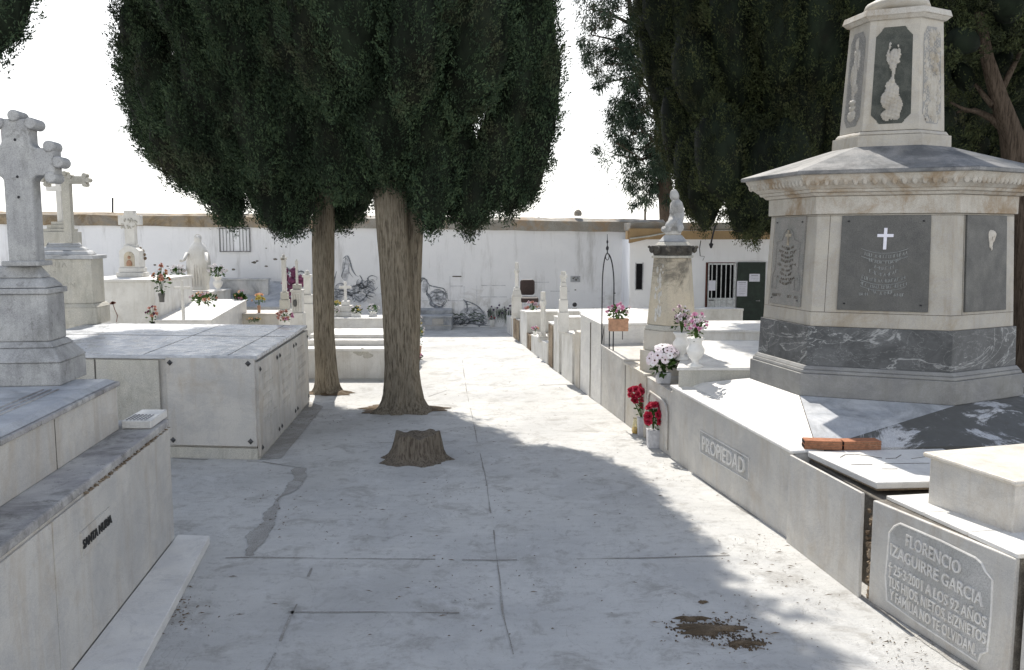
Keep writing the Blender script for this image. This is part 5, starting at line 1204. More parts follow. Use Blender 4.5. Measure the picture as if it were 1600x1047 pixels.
for txt, (xa, ya), (xb, yb), hp_ in (('FLORENCIO', (1417, 852), (1502, 898), 21), ('IZAGUIRRE GARCIA', (1393, 866), (1537, 948), 20), ('† 25·3·2001 A LOS 92 AÑOS', (1390, 892), (1542, 982), 18), ('TUS HIJOS, NIETOS, BIZNIETOS', (1390, 914), (1542, 1007), 18), ('Y FAMILIA NO TE OLVIDAN.', (1392, 935), (1526, 1024), 18)):
    a, b = ff(xa, ya), ff(xb, yb); hg = ff(xa, ya - hp_ * .88).z - a.z; wv = xy(b) - xy(a)
    text_fit(m, txt, a + nn * .003, wv, Z_, wv.length, hg, .010, (b.z - a.z) / wv.length)
m.build('inscription', M['marble_bright'], o)
# box with cap standing on it
zK_ = zA + .02
k0, k1 = xy(G(1582, 835, (zA + zB_) / 2)), xy(G(1450, 783, (zA + zB_) / 2)); zb0 = (zA + zB_) / 2 - .02
ul = (k1 - k0).normalized(); vl = Vector((ul.y, -ul.x, 0)); zt_ = Hz(k1, 708)
t = thing('raised_headbox', 'plain white marble box with thick cap standing on the inscribed tomb', 'tomb box', up((k0 + k1) / 2, zb0))
m = MB(); m.prism([(p.x, p.y) for p in (k0, k0 + vl * 1.0, k1 + vl * 1.0, k1)], zb0 - .03, zt_ - .03); m.build('box', M['marble'], t, bevel=.005)
m = MB(); m.prism([(p.x, p.y) for p in grow([k0, k0 + vl * 1.0, k1 + vl * 1.0, k1], .035)], zt_ - .028, zt_ + .005); m.build('cap', M['marble_warm'], t, bevel=.014)
# next tomb at the frame edge
A, B = rp(1830), rp(1590); zB_ = Hz(B, 838)
t = thing('tomb', 'blank bluish marble tomb cut by the right edge of the picture', 'tomb', up(B, 0))
m = MB(); m.prism([(p.x, p.y) for p in (A, A + vR * 1.8, B + vR * 1.8, B)], 0, zB_ - .04); m.build('chest', M['marble'], t, bevel=.005)
m = MB(); m.prism([(p.x, p.y) for p in grow([A, A + vR * 1.8, B + vR * 1.8, B], .004)], zB_ - .038, zB_); m.build('cover_slab', M['marble_bright'], t, bevel=.008)
# ----------------------------------------------------------------- terrace with obelisk
T0 = xy(G(1060, 600, .87)); zT = Hz(T0, 574); T1 = xy(G(1176, 600, .87))
t = thing('terrace_tomb', 'beige-edged flat tomb slab carrying the ochre obelisk and two white urns', 'tomb', up(T0, 0))
uT = (T1 - T0).normalized(); vT = Vector((-uT.y, uT.x, 0)); Tp = [T0, T0 + uT * 2.6, T0 + uT * 2.6 + vT * 2.4, xy(rp(990)) + vR * .42 + uR * .9, xy(rp(1010)) + vR * .46]
m = MB(); m.prism([(p.x, p.y) for p in Tp], 0, zT - .035); m.build('chest', M['lime'], t); m = MB(); m.prism(grow(Tp, .02), zT - .034, zT); m.build('cover_slab', M['marble_bright'], t, bevel=.008)
def farslab(label, x0, x1, ytop, yb, zb, depth, mat='marble_bright'):
    a, b = xy(G(x0, yb, zb)), xy(G(x1, yb, zb)); u = (b - a).normalized(); v = Vector((-u.y, u.x, 0)); zt2 = Hz(a, ytop); P = [a, b, b + v * depth, a + v * depth]
    t = thing('tomb', label, 'tomb', up((a + b) / 2, 0)); m = MB(); m.prism([(p.x, p.y) for p in grow(P, -.015)], 0, zt2 - .04); m.build('chest', M['white_old'], t, bevel=.006)
    m = MB(); m.prism([(p.x, p.y) for p in P], zt2 - .039, zt2); m.build('cover_slab', M[mat], t, bevel=.006)
farslab('white tomb with flat sunlit top in front of the gate and green door', 1040, 1260, 516, 532, .85, 1.6)
farslab('long low grey-topped slab between the obelisk and the monument', 1020, 1230, 545, 552, .88, 1.0, 'marble')
farslab('white slab tomb against the annex wall left of the obelisk', 912, 1035, 493, 499, .9, 1.2)
# obelisk
Yo = 10.9; ob = lambda py: Hz((0, Yo), py); Xo = At(1049, 500, Yo).x; k_ = Yo / F_
t = thing('obelisk_monument', 'ochre tapered hexagonal obelisk with blackened crown and a small angel on top', 'monument', (Xo, Yo, zT))
def hx6(r, rot=R(8)): return [(Xo + r * math.cos(rot + PI / 3 * k - R(0)), Yo + r * math.sin(rot + PI / 3 * k)) for k in range(6)]
def ol(nm, r0, r1, z0, z1, mat, bv=.006):
    m = MB(); m.prism(hx6(r0 * k_), z0, z1, top=hx6(r1 * k_)); return m.build(nm, M[mat], t, bevel=bv)
ol('footing', 50, 50, .6, ob(545), 'marble_warm'); ol('base', 45, 44, ob(544.8), ob(514), 'marble_warm'); ol('base_moulding', 44, 41, ob(513.8), ob(506), 'lime', .01)
shaft = ol('shaft', 39.5, 30.5, ob(505.8), ob(403), 'obelisk'); ol('collar', 34, 34, ob(402.8), ob(399), 'lime'); ol('crown', 31, 35, ob(398.8), ob(384), 'blackened')
m = MB()
for k in range(12):
    a = R(8) + PI / 6 * k; r = 33.5 * k_; m.ball((Xo + r * math.cos(a), Yo + r * math.sin(a), ob(390)), .035, 8, (1, 1, 1.2), rough=.1); m.ball((Xo + r * 1.12 * math.cos(a), Yo + r * 1.12 * math.sin(a), ob(386)), .018, 6)
m.build('crown_carving', M['blackened'], t)
ol('crown_top', 30, 24, ob(383.8), ob(378), 'lime', .01); ol('pedestal_slope', 24, 14, ob(377.8), ob(367), 'marble_grey', .008); ol('figure_base', 13, 13, ob(366.8), ob(361), 'white_old', .008)
# relief strips on two shaft faces
for fi, w_ in ((3, .5), (4, .5)):
    if fi == 4: continue
    m = MB(); h6a, h6b = hx6(39.5 * k_), hx6(30.5 * k_)
    for k in range(34):
        v = .08 + .84 * random.random(); u = .5 + random.uniform(-.22, .22)
        pa_ = Vector((*h6a[fi], 0)).lerp(Vector((*h6a[(fi + 1) % 6], 0)), u); pb_ = Vector((*h6b[fi], 0)).lerp(Vector((*h6b[(fi + 1) % 6], 0)), u); p = pa_.lerp(pb_, v); m.ball(up(p, ob(505.8) + (ob(403) - ob(505.8)) * v), random.uniform(.012, .03), 7, (.6, .6, 1.6), rough=.2)
    m.build('carved_strip', M['white_old'], shaft)
# small angel (one skinned body)
def skin_figure(name, joints, edges, mat, parent, sub_=1):
    me = bpy.data.meshes.new(name); o3 = parent_loc(parent); me.from_pydata([tuple(Vector(j[0]) - Vector(o3)) for j in joints], edges, []); me.materials.append(mat)
    o = bpy.data.objects.new(name, me); COL.objects.link(o); o.parent = parent
    md = o.modifiers.new('skin', 'SKIN'); md.use_smooth_shade = True
    lay = me.skin_vertices[0] if me.skin_vertices else None
    if lay is None:
        bpy.context.view_layer.objects.active = o; lay = me.skin_vertices[0] if me.skin_vertices else None
    if lay:
        for i, j in enumerate(joints): lay.data[i].radius = (j[1], j[1] * (j[2] if len(j) > 2 else 1)); lay.data[i].use_root = (i == 0)
    s_ = o.modifiers.new('sub', 'SUBSURF'); s_.levels = sub_; s_.render_levels = sub_ + 1
    return o
ang = thing('angel_statuette', 'small weathered seated angel figure on the obelisk crown', 'statue', (Xo, Yo, ob(361)))
fx = lambda px, py, dy=0: Vector(At(px, py, Yo)) + Vector((0, dy, 0))
J = [(fx(1054, 345), .085, .8), (fx(1056, 332), .07, .75), (fx(1057, 322), .085, .7), (fx(1056, 314), .035, 1), (fx(1054, 307), .062, .95), (fx(1053, 302), .05, .9),
     (fx(1050, 324, -.05), .035), (fx(1047, 332, -.09), .026), (fx(1048, 322, -.12), .02), (fx(1050, 315, -.12), .018),
     (fx(1064, 324, 0), .035), (fx(1066, 336, -.02), .028), (fx(1062, 346, -.06), .022),
     (fx(1048, 349, -.10), .058), (fx(1041, 353, -.14), .04), (fx(1042, 360, -.14), .03),
     (fx(1058, 350, -.06), .06), (fx(1060, 356, -.14), .045), (fx(1058, 361, -.16), .03)]
Ed = [(0, 1), (1, 2), (2, 3), (3, 4), (4, 5), (2, 6), (6, 7), (7, 8), (8, 9), (2, 10), (10, 11), (11, 12), (0, 13), (13, 14), (14, 15), (0, 16), (16, 17), (17, 18)]
bm_ = MB()
def capsule_body():
    """fallback continuous carved figure: overlapping carved volumes joined into one remeshed skin"""
    m = MB()
    for i, j in Ed:
        a, b = Vector(J[i][0]), Vector(J[j][0]); n = 5
        for k in range(n + 1): m.ball(a.lerp(b, k / n), J[i][1] + (J[j][1] - J[i][1]) * k / n, 10)
    for px, py, s_ in ((1062, 332, 1), (1064, 326, 1), (1066, 340, 1), (1044, 355, 1)): m.ball(fx(px, py, .05), .045, 8, (.8, .5, 1.8))
    m.ball(fx(1050, 358), .11, 10, (1.3, .9, .5), rough=.1)
    o = m.build('body', M['cross'], ang, smooth=True); r = o.modifiers.new('remesh', 'REMESH'); r.mode = 'VOXEL'; r.voxel_size = .011; r.use_smooth_shade = True
    return o
capsule_body()
m = MB(); 
for s_, px in ((1, 1067),):
    for k in range(5): m.tube([fx(1062, 322, .06), fx(1066 + k * .6, 318 + k * 3, .09), fx(1066 + k * .5, 330 + k * 4, .10)], [.02, .022, .006], 6)
m.build('wing', M['obelisk'], ang, smooth=True)
# wrought-iron arch
pa_, pb_ = rp(942), rp(960)
Ya = rp(950).y + .12; za_ = lambda py: Hz((0, Ya), py)
ta = thing('iron_arch', 'slender black wrought-iron lantern arch rising over the right-hand row', 'iron arch', (At(950, 545, Ya).x, Ya, .7))
A1, A2 = At(940, 538, Ya + .35), At(958, 548, Ya - .2); top = At(949, 396, Ya + .06)
A1.z = zb_ if False else Hz(A1, 539); A2.z = Hz(A2, 548)
for a in (A1, A2):
    pts = [a, Vector((a.x, a.y, za_(450)))]; n = 10
    for k in range(1, n + 1):
        th = PI / 2 * k / n; pts.append(Vector((a.x + (top.x - a.x) * (1 - math.cos(th)), a.y + (top.y - a.y) * (1 - math.cos(th)), za_(450) + (top.z - za_(450)) * math.sin(th) ** 1.0)))
    m = MB(); m.tube(pts, .0095, 6); m.build('upright', M['iron'], ta)
m = MB(); m.tube([top, At(949, 366, Ya + .06)], [.010, .004], 6); m.ball(At(949, 388, Ya + .06), .022, 8, (1, 1, 1.6)); m.ball(At(949, 378, Ya + .06), .014, 8, (1, 1, 2)); m.build('spike', M['iron'], ta)
m = MB(); c = At(949, 401, Ya + .06); m.tube([c + Vector((.025 * math.cos(a), 0, .05 * math.sin(a))) for a in [2 * PI * k / 12 for k in range(13)]], .006, 5)
m.build('ring', M['iron'], ta)
m = MB(); m.tube([A1 + Z_ * .0, A1 + Vector((.03, -.04, .28)), A1 + Vector((.03, -.05, .0))], .005, 5); m.build('stay', M['iron'], ta)
# brown padded chair by the far wall
Yk = 21.5; c0 = At(824, 470, Yk)
t = thing('old_chair', 'old dark brown chair with rounded back against the whitewashed wall', 'chair', (c0.x, Yk, 0)); k_ = Yk / F_; z = lambda py: Hz((0, Yk), py)
m = MB(); w_ = 11.5 * k_; h_ = z(437) - z(461); r = .07; pts = []
for cx, cy, a0 in ((w_ - r, r, -PI / 2), (w_ - r, h_ - r, 0), (-w_ + r, h_ - r, PI / 2), (-w_ + r, r, PI)): pts += [(cx + r * math.cos(a0 + k * PI / 8), cy + r * math.sin(a0 + k * PI / 8)) for k in range(5)]
outline_extrude(m, pts, (c0.x, Yk, z(461)), X_, Z_, .08); m.build('backrest', M['rubber'], t, bevel=.02)
m = MB(); m.box((c0.x + .05, Yk - .25, z(467)), (27 * k_, .45, .12)); m.build('seat', M['rubber'], t, bevel=.03)
for dx in (-1, 1):
    for dy in (0, 1): m = MB(); m.tube([(c0.x + dx * w_ * .85, Yk - .42 + dy * .4, 0), (c0.x + dx * w_ * .8, Yk - .4 + dy * .38, z(468))], .018, 6); m.build('leg', M['iron'], t)
m = MB(); p = At(898, 482, 21.8); m.tube([up(p, 0), p], .06, 8); m.ball(At(898, 476, 21.8), .06, 8); tag(m.build('bollard', M['iron'], org=up(p, 0)), 'short dark post top poking up in front of the far wall', 'post')
#@@PART4
# ================================================================= FLOWERS
def bloom_mesh(kind, col):
    key = f'bloom_{kind}_{col}'
    if key in bpy.data.meshes: return bpy.data.meshes[key]
    vs = []; fs = []; mi = []
    def pet(a, r0, r1, w_, z0, z1, curl=0, m_=0):
        d = Vector((math.cos(a), math.sin(a), 0)); s_ = Vector((-d.y, d.x, 0)); k = len(vs)
        vs.extend([d * r0 + Z_ * z0 - s_ * w_ * .3, d * r0 + Z_ * z0 + s_ * w_ * .3, d * (r0 + r1) * .55 + Z_ * (z0 + z1) * .55 + s_ * w_ * .6, d * r1 + Z_ * z1 + s_ * w_ * .35, d * (r1 + curl) + Z_ * (z1 - curl * .5), d * r1 + Z_ * z1 - s_ * w_ * .35, d * (r0 + r1) * .55 + Z_ * (z0 + z1) * .55 - s_ * w_ * .6])
        fs.append((k, k + 1, k + 2, k + 3, k + 4, k + 5, k + 6)); mi.append(m_)
    if kind == 'rose':
        for ring_, (n, r1, z1, cu) in enumerate(((6, 1.0, .35, .15), (6, .8, .6, .1), (5, .55, .8, .0), (4, .3, .9, -.05))):
            for k in range(n): pet(2 * PI * (k + ring_ * .4) / n + random.uniform(-.15, .15), .12, r1, .85 * r1 + .1, 0, z1, cu)
    elif kind == 'daisy':
        for k in range(15): pet(2 * PI * k / 15, .2, 1.0, .32, .1, random.uniform(.05, .25))
        n = len(vs); 
        vs.extend([Vector((.24 * math.cos(a), .24 * math.sin(a), .16)) for a in [2 * PI * k / 8 for k in range(8)]] + [Vector((0, 0, .28))]); fs.extend([(n + k, n + (k + 1) % 8, n + 8) for k in range(8)]); mi += [1] * 8
    else:
        for k in range(26):
            a = random.uniform(0, 2 * PI); e = random.uniform(-.2, 1.5); r_ = random.uniform(.5, 1); pet(a, .1, r_ * math.cos(e) + .12, .5, 0, r_ * math.sin(e) * .9)
    me = bpy.data.meshes.new(key); me.from_pydata([tuple(v) for v in vs], [], fs); me.materials.append(M['f_' + col]); me.materials.append(M['f_brown'] if col != 'yellow' else M['f_orange'])
    me.polygons.foreach_set('material_index', mi); me.update(); return me
def put_bloom(parent, kind, col, p, d, s_):
    o = bpy.data.objects.new('blossom', bloom_mesh(kind, col)); COL.objects.link(o); s_ *= .88; o.parent = parent; o.location = p
    q = Vector(d).to_track_quat('Z', 'Y') @ Matrix.Rotation(random.uniform(0, 6), 3, 'Z').to_quaternion(); o.rotation_euler = q.to_euler(); o.scale = (s_,) * 3; return o
def leaves(parent, c, rad, n, size, mat='leaf', updown=.4, name='foliage'):
    m = MB()
    for _ in range(n):
        d = Vector((random.gauss(0, 1), random.gauss(0, 1), random.gauss(updown, .8))).normalized(); p = Vector(c) + Vector((d.x * rad[0], d.y * rad[0], d.z * rad[1])) * random.uniform(.3, 1); l = size * random.uniform(.6, 1.3)
        e = (d + Vector((random.uniform(-.6, .6), random.uniform(-.6, .6), random.uniform(-.2, .5)))).normalized(); s_ = e.cross(Vector((random.uniform(-1, 1), random.uniform(-1, 1), random.uniform(-1, 1)))).normalized() * l * .28
        m.add([p, p + e * l * .5 + s_, p + e * l, p + e * l * .5 - s_], [(0, 1, 2, 3)])
    return m.build(name, M[mat], parent, org=(0, 0, 0))
def pot(parent, kind, w_, h, mat):
    m = MB()
    if kind == 'box':
        a = w_ / 2; b = a * .86; m.prism([(-b, -b), (b, -b), (b, b), (-b, b)], 0, h, top=[(-a, -a), (a, -a), (a, a), (-a, a)]); return m.build('pot', M[mat], parent, org=(0, 0, 0), bevel=.006)
    if kind == 'urn': m.lathe([(w_ * .42, 0), (w_ * .42, h * .06), (w_ * .2, h * .12), (w_ * .18, h * .2), (w_ * .36, h * .32), (w_ * .5, h * .5), (w_ * .5, h * .62), (w_ * .34, h * .76), (w_ * .36, h * .86), (w_ * .5, h * .96), (w_ * .47, h), (w_ * .38, h * .97)], (0, 0, 0), 18)
    elif kind == 'cyl': m.lathe([(w_ * .36, 0), (w_ * .40, h * .5), (w_ * .5, h * .92), (w_ * .5, h), (w_ * .42, h)], (0, 0, 0), 16)
    elif kind == 'trough': m.box((0, 0, h / 2), (w_, w_ * .5, h)); m.box((0, 0, h * .92), (w_ * 1.06, w_ * .56, h * .14)); return m.build('pot', M[mat], parent, org=(0, 0, 0), bevel=.008)
    return m.build('pot', M[mat], parent, org=(0, 0, 0), smooth=kind != 'x')
def flowerpot(label, loc, pk, pw, ph, pm, fk, cols, n, size, rad, hgt, nl=120, ls=.05, name='flower_pot', cat='flowers', group=None, lean=(0, 0)):
    t = local(name, label, cat, loc, group)
    if pk: pot(t, pk, pw, ph, pm)
    c = Vector((lean[0], lean[1], ph + hgt * .55)); leaves(t, (lean[0] * .5, lean[1] * .5, ph + hgt * .35), (rad * .8, hgt * .45), nl, ls)
    m = MB(); ps = []
    for k in range(n):
        a = random.uniform(0, 2 * PI); e = random.uniform(-.35, 1.4); d = Vector((math.cos(a) * math.cos(e), math.sin(a) * math.cos(e), math.sin(e)))
        if random.random() < .65 and d.y > 0: d.y *= -1
        p = c + Vector((d.x * rad, d.y * rad, d.z * hgt * .5)) * random.uniform(.75, 1.05); ps.append((p, d)); m.tube([(0, 0, ph * .9), c.lerp(p, .4), p], .003, 4, cap=False)
    m.build('stems', M['leaf'], t, org=(0, 0, 0))
    for p, d in ps: put_bloom(t, fk, random.choice(cols), p, (d + Vector((0, -.3, .2))).normalized(), size * random.uniform(.8, 1.2))
    return t
def on_top(px, py, z): return G(px, py, z)
# red roses in front of the marble grave: two pots
p = G(1020, 699); flowerpot('low bunch of crimson roses in the right grey marble pot by the carved grave', p, 'box', .15, .22, 'grey_pot', 'rose', ['red'], 15, .054, .11, .30, 130, .06, group=None)
p = G(1003, 681); t = local('flower_pot', 'crimson roses standing high in the left marble pot by the path', 'flowers', p); pot(t, 'box', .12, .24, 'grey_pot')
leaves(t, (0, 0, .34), (.08, .12), 60, .06); m = MB()
for k in range(19):
    q = Vector((random.uniform(-.15, .14), random.uniform(-.08, .08), random.uniform(.38, .64))); q.x += (q.z - .5) * -.25; m.tube([(0, 0, .2), q * .6 + Vector((0, 0, .08)), q], .003, 4, cap=False); put_bloom(t, 'rose', 'red', q, Vector((random.uniform(-.6, .3), -.7, .7)), random.uniform(.046, .06))
m.build('stems', M['leaf'], t, org=(0, 0, 0))
# glass candle
p = G(993, 677); t = local('grave_candle', 'clear glass grave candle with yellow oil beside the roses', 'candle', p)
m = MB(); m.lathe([(.042, .004), (.05, .03), (.05, .09), (.036, .14), (.033, .19), (.036, .20), (.034, .20), (.031, .19), (.033, .14), (.046, .09), (.046, .03), (.0385, .01)], (0, 0, 0), 18); m.build('glass', M['glass'], t, org=(0, 0, 0), smooth=True)
m = MB(); m.lathe([(.040, .008), (.0455, .03), (.0455, .075)], (0, 0, 0), 18); m.build('oil', M['yellow_wax'], t, org=(0, 0, 0))
# white daisies on the wall
p = G(1036, 598, zK + .02); flowerpot('white and blush daisies with dark centres in a square marbled pot on the wall', p, 'box', .17, .13, 'grey_pot', 'daisy', ['blush', 'white', 'blush'], 34, .052, .19, .30, 260, .07)
# two white urns
U = [(1063, 560, .30), (1086, 572, .30)]
flowerpot('white spiral urn with mauve and white flowers, left of the pair beside the obelisk', G(1064, 562, zT), 'urn', .20, .33, 'porcelain', 'tuft', ['mauve', 'white', 'mauve'], 26, .03, .12, .30, 80, .05, name='flower_urn', group='white urns beside the obelisk')
flowerpot('white spiral urn with bright pink flowers, right of the pair and nearer', G(1086, 573, zT), 'urn', .20, .33, 'porcelain', 'tuft', ['pink', 'pink', 'blush'], 26, .03, .12, .26, 80, .05, name='flower_urn', group='white urns beside the obelisk')
# terracotta trough hanging on the iron arch
Yt = rp(966).y - .0; q = At(966, 517, Yt)
t = flowerpot('terracotta planter of pink cyclamen fixed beside the iron arch', q, 'trough', .26, .17, 'terracotta', 'tuft', ['pink', 'blush', 'pink'], 20, .035, .15, .20, 120, .06, name='planter')
m = MB(); m.tube([(0.06, 0, -.12), (0.06, 0, .02)], .006, 5); m.tube([(-.12, 0, .05), (-.12, 0, -.25)], .008, 5); m.tube([(-.12, .0, .03), (.14, .0, .03)], .007, 5); m.build('bracket', M['iron'], t, org=(0, 0, 0))
# far right row flowers
flowerpot('faded salmon flower bunch on the far white tomb near the old chair', At(832, 487, rp(818).y + .4), None, 0, 0, None, 'tuft', ['salmon', 'mauve'], 12, .05, .18, .22, 30, .05, name='flower_bunch')
flowerpot('tiny pot of pink and yellow flowers at the foot of the third marble cross', At(836, 524, rp(838).y + .2), 'cyl', .10, .08, 'porcelain', 'tuft', ['pink', 'peach', 'white'], 9, .03, .08, .12, 30, .04)
flowerpot('small white candle jar with red flower against the painted wall', G(769, 511), 'cyl', .15, .20, 'porcelain', 'tuft', ['white', 'red'], 4, .04, .08, .08, 5, .03)
# left side flowers
flowerpot('white bouquet in a fluted white urn left of the robed statue', Vector((At(279, 455, WYs - .15).x, WYs - .15, wallz)), 'urn', .24, .36, 'porcelain', 'tuft', ['white'], 20, 0.047, .22, .30, 90, .08, name='flower_urn', group='urns flanking the statue')
flowerpot('white bouquet in a white urn right of the robed statue', Vector((At(341, 456, WYs - .15).x, WYs - .15, wallz)), 'urn', .24, .36, 'porcelain', 'tuft', ['white'], 22, 0.047, .24, .30, 90, .08, name='flower_urn', group='urns flanking the statue')
flowerpot('orange-red flower spray beside the tall white block tomb', At(253, 472, 15.4), 'cyl', .12, .16, 'granite', 'tuft', ['salmon', 'orange'], 18, 0.039, .14, .50, 60, .08)
flowerpot('fan of peach and green flowers at the head of the tilted slab', At(321, 476, 15.8), None, 0, 0, None, 'tuft', ['salmon', 'peach', 'mauve'], 16, 0.035, .26, .22, 110, .08, name='flower_bunch')
flowerpot('green and pink blooms in a tall cream vase on the kerbed grave', At(376, 495, lowY + .4), 'cyl', .17, .28, 'lime', 'tuft', ['peach', 'pink'], 12, 0.031, .16, .34, 150, .10)
flowerpot('yellow-peach rose bunch on thin stems near the kerbed grave', At(405, 492, lowY + .2), 'cyl', .08, .22, 'terracotta', 'rose', ['peach', 'yellow'], 9, 0.047, .14, .26, 40, .05)
flowerpot('salmon pink flower bunch resting on the box tomb far corner', G(445, 504, hb), None, 0, 0, None, 'tuft', ['salmon', 'pink', 'salmon'], 14, 0.039, .13, .17, 30, .05, name='flower_bunch')
flowerpot('small low clump of yellow-green flowers behind the box tomb edge', At(397, 503, lowY - .1), None, 0, 0, None, 'tuft', ['yellow', 'peach'], 8, 0.031, .2, .10, 60, .05, name='flower_bunch')
flowerpot('dark red and pink blossoms at the low end of the tilted slab', At(238, 504, 14.2), None, 0, 0, None, 'tuft', ['purple', 'salmon'], 10, 0.039, .10, .26, 20, .05, name='flower_bunch')
t = local('single_rose', 'single dried dark rose on a bent stem beside the beige pedestal', 'flower', G(182, 503, hb)); m = MB(); m.tube([(0, 0, 0), (.02, 0, .10), (-.02, 0, .2), (-.04, 0, .28)], .006, 5); m.build('stem', M['f_brown'], t, org=(0, 0, 0)); put_bloom(t, 'rose', 'brown', Vector((-.04, 0, .28)), (0, -.4, 1), .05)
flowerpot('yellow chrysanthemum pot beside the left trunk, above white blooms', At(524, 492, YB + .5), 'cyl', .2, .2, 'porcelain', 'tuft', ['yellow'], 14, 0.039, .16, .14, 40, .05)
flowerpot('white flowers in a white pot close to the left trunk', At(521, 500, YB + .1), 'cyl', .2, .16, 'porcelain', 'tuft', ['white', 'blush'], 16, 0.039, .15, .2, 60, .06)
flowerpot('white-green flower pot right of the little stepped cross', At(557, 501, YB + .15), 'box', .22, .18, 'porcelain', 'tuft', ['white', 'white', 'yellow'], 18, 0.035, .15, .18, 100, .06)
flowerpot('white flower pot half hidden by the right trunk', At(583, 501, YB + .3), 'urn', .22, .22, 'porcelain', 'tuft', ['white'], 14, 0.035, .15, .2, 80, .06)
flowerpot('tall spray of white flowers peeping out right of the big trunk', G(653, 560), 'cyl', .16, .26, 'terracotta', 'tuft', ['white', 'yellow', 'white'], 34, 0.035, .13, .62, 100, .06)
flowerpot('small maroon-pink flower low behind the big trunk', G(655, 568), None, 0, 0, None, 'tuft', ['pink', 'purple'], 6, 0.031, .08, .22, 20, .04, name='flower_bunch')

# ================================================================= TREES
def trunk_mesh(name, label_parent, path, rad, lobes=5, amp=.095, mat='bark', n=36, flare=None, seed=1):
    rr = random.Random(seed); ph = [rr.uniform(0, 6) for _ in range(4)]; P = [Vector(p) for p in path]; pts = []; rs = []
    seg = 10
    for i in range(len(P) - 1):
        for k in range(seg): pts.append(P[i].lerp(P[i + 1], k / seg)); rs.append(rad[i] + (rad[i + 1] - rad[i]) * k / seg)
    pts.append(P[-1]); rs.append(rad[-1]); vs = []
    for p, r in zip(pts, rs):
        h = p.z - P[0].z; fl = 1 + (.32 * math.exp(-h / .07) + .22 * math.exp(-h / .3) if flare else 0)
        for k in range(n):
            th = 2 * PI * k / n; rough_ = amp * (.8 * math.cos(lobes * th + ph[0] + h * .25) + .45 * math.cos((lobes + 4) * th + ph[1] - h * .5) + .25 * math.cos(17 * th + ph[2] + h * .8)) + rr.uniform(-.012, .012)
            if flare: rough_ *= 1 + 1.6 * math.exp(-h / .15)
            q = r * fl * (1 + rough_); vs.append((p.x + q * math.cos(th), p.y + q * math.sin(th), p.z))
    m = MB(); m.add(vs, [(i * n + k, i * n + (k + 1) % n, (i + 1) * n + (k + 1) % n, (i + 1) * n + k) for i in range(len(pts) - 1) for k in range(n)] + [tuple(range((len(pts) - 1) * n, len(pts) * n))])
    return m.build(name, M[mat], label_parent, smooth=True)
def frames(A):
    """orthonormal frames for an array of axes"""
    A = A / np.linalg.norm(A, axis=1, keepdims=True); r = rng.normal(size=A.shape); B = np.cross(A, r); B /= np.linalg.norm(B, axis=1, keepdims=True); return A, B, np.cross(A, B)
def sprig_mesh(name, C, D, Lh, Wd, mats, parent, mi=None):
    """one small diamond leaf per row: centre C, direction D"""
    D, B, N = frames(D); L = Lh[:, None]; W_ = Wd[:, None]
    V = np.stack([C - D * L * .5, C + B * W_ + N * W_ * .3, C + D * L * .5, C - B * W_ + N * W_ * .3], 1).reshape(-1, 3)
    Fq = np.arange(len(V)).reshape(-1, 4); o3 = np.array(parent.location)
    return mesh_np(name, V - o3, Fq, mats, parent, mi=mi)
def ico(sub=2):
    import bmesh
    bm = bmesh.new(); bmesh.ops.create_icosphere(bm, subdivisions=sub, radius=1); v = np.array([x.co[:] for x in bm.verts]); f = np.array([[x.index for x in q.verts] for q in bm.faces]); bm.free(); return v, f
ICO = ico(2)
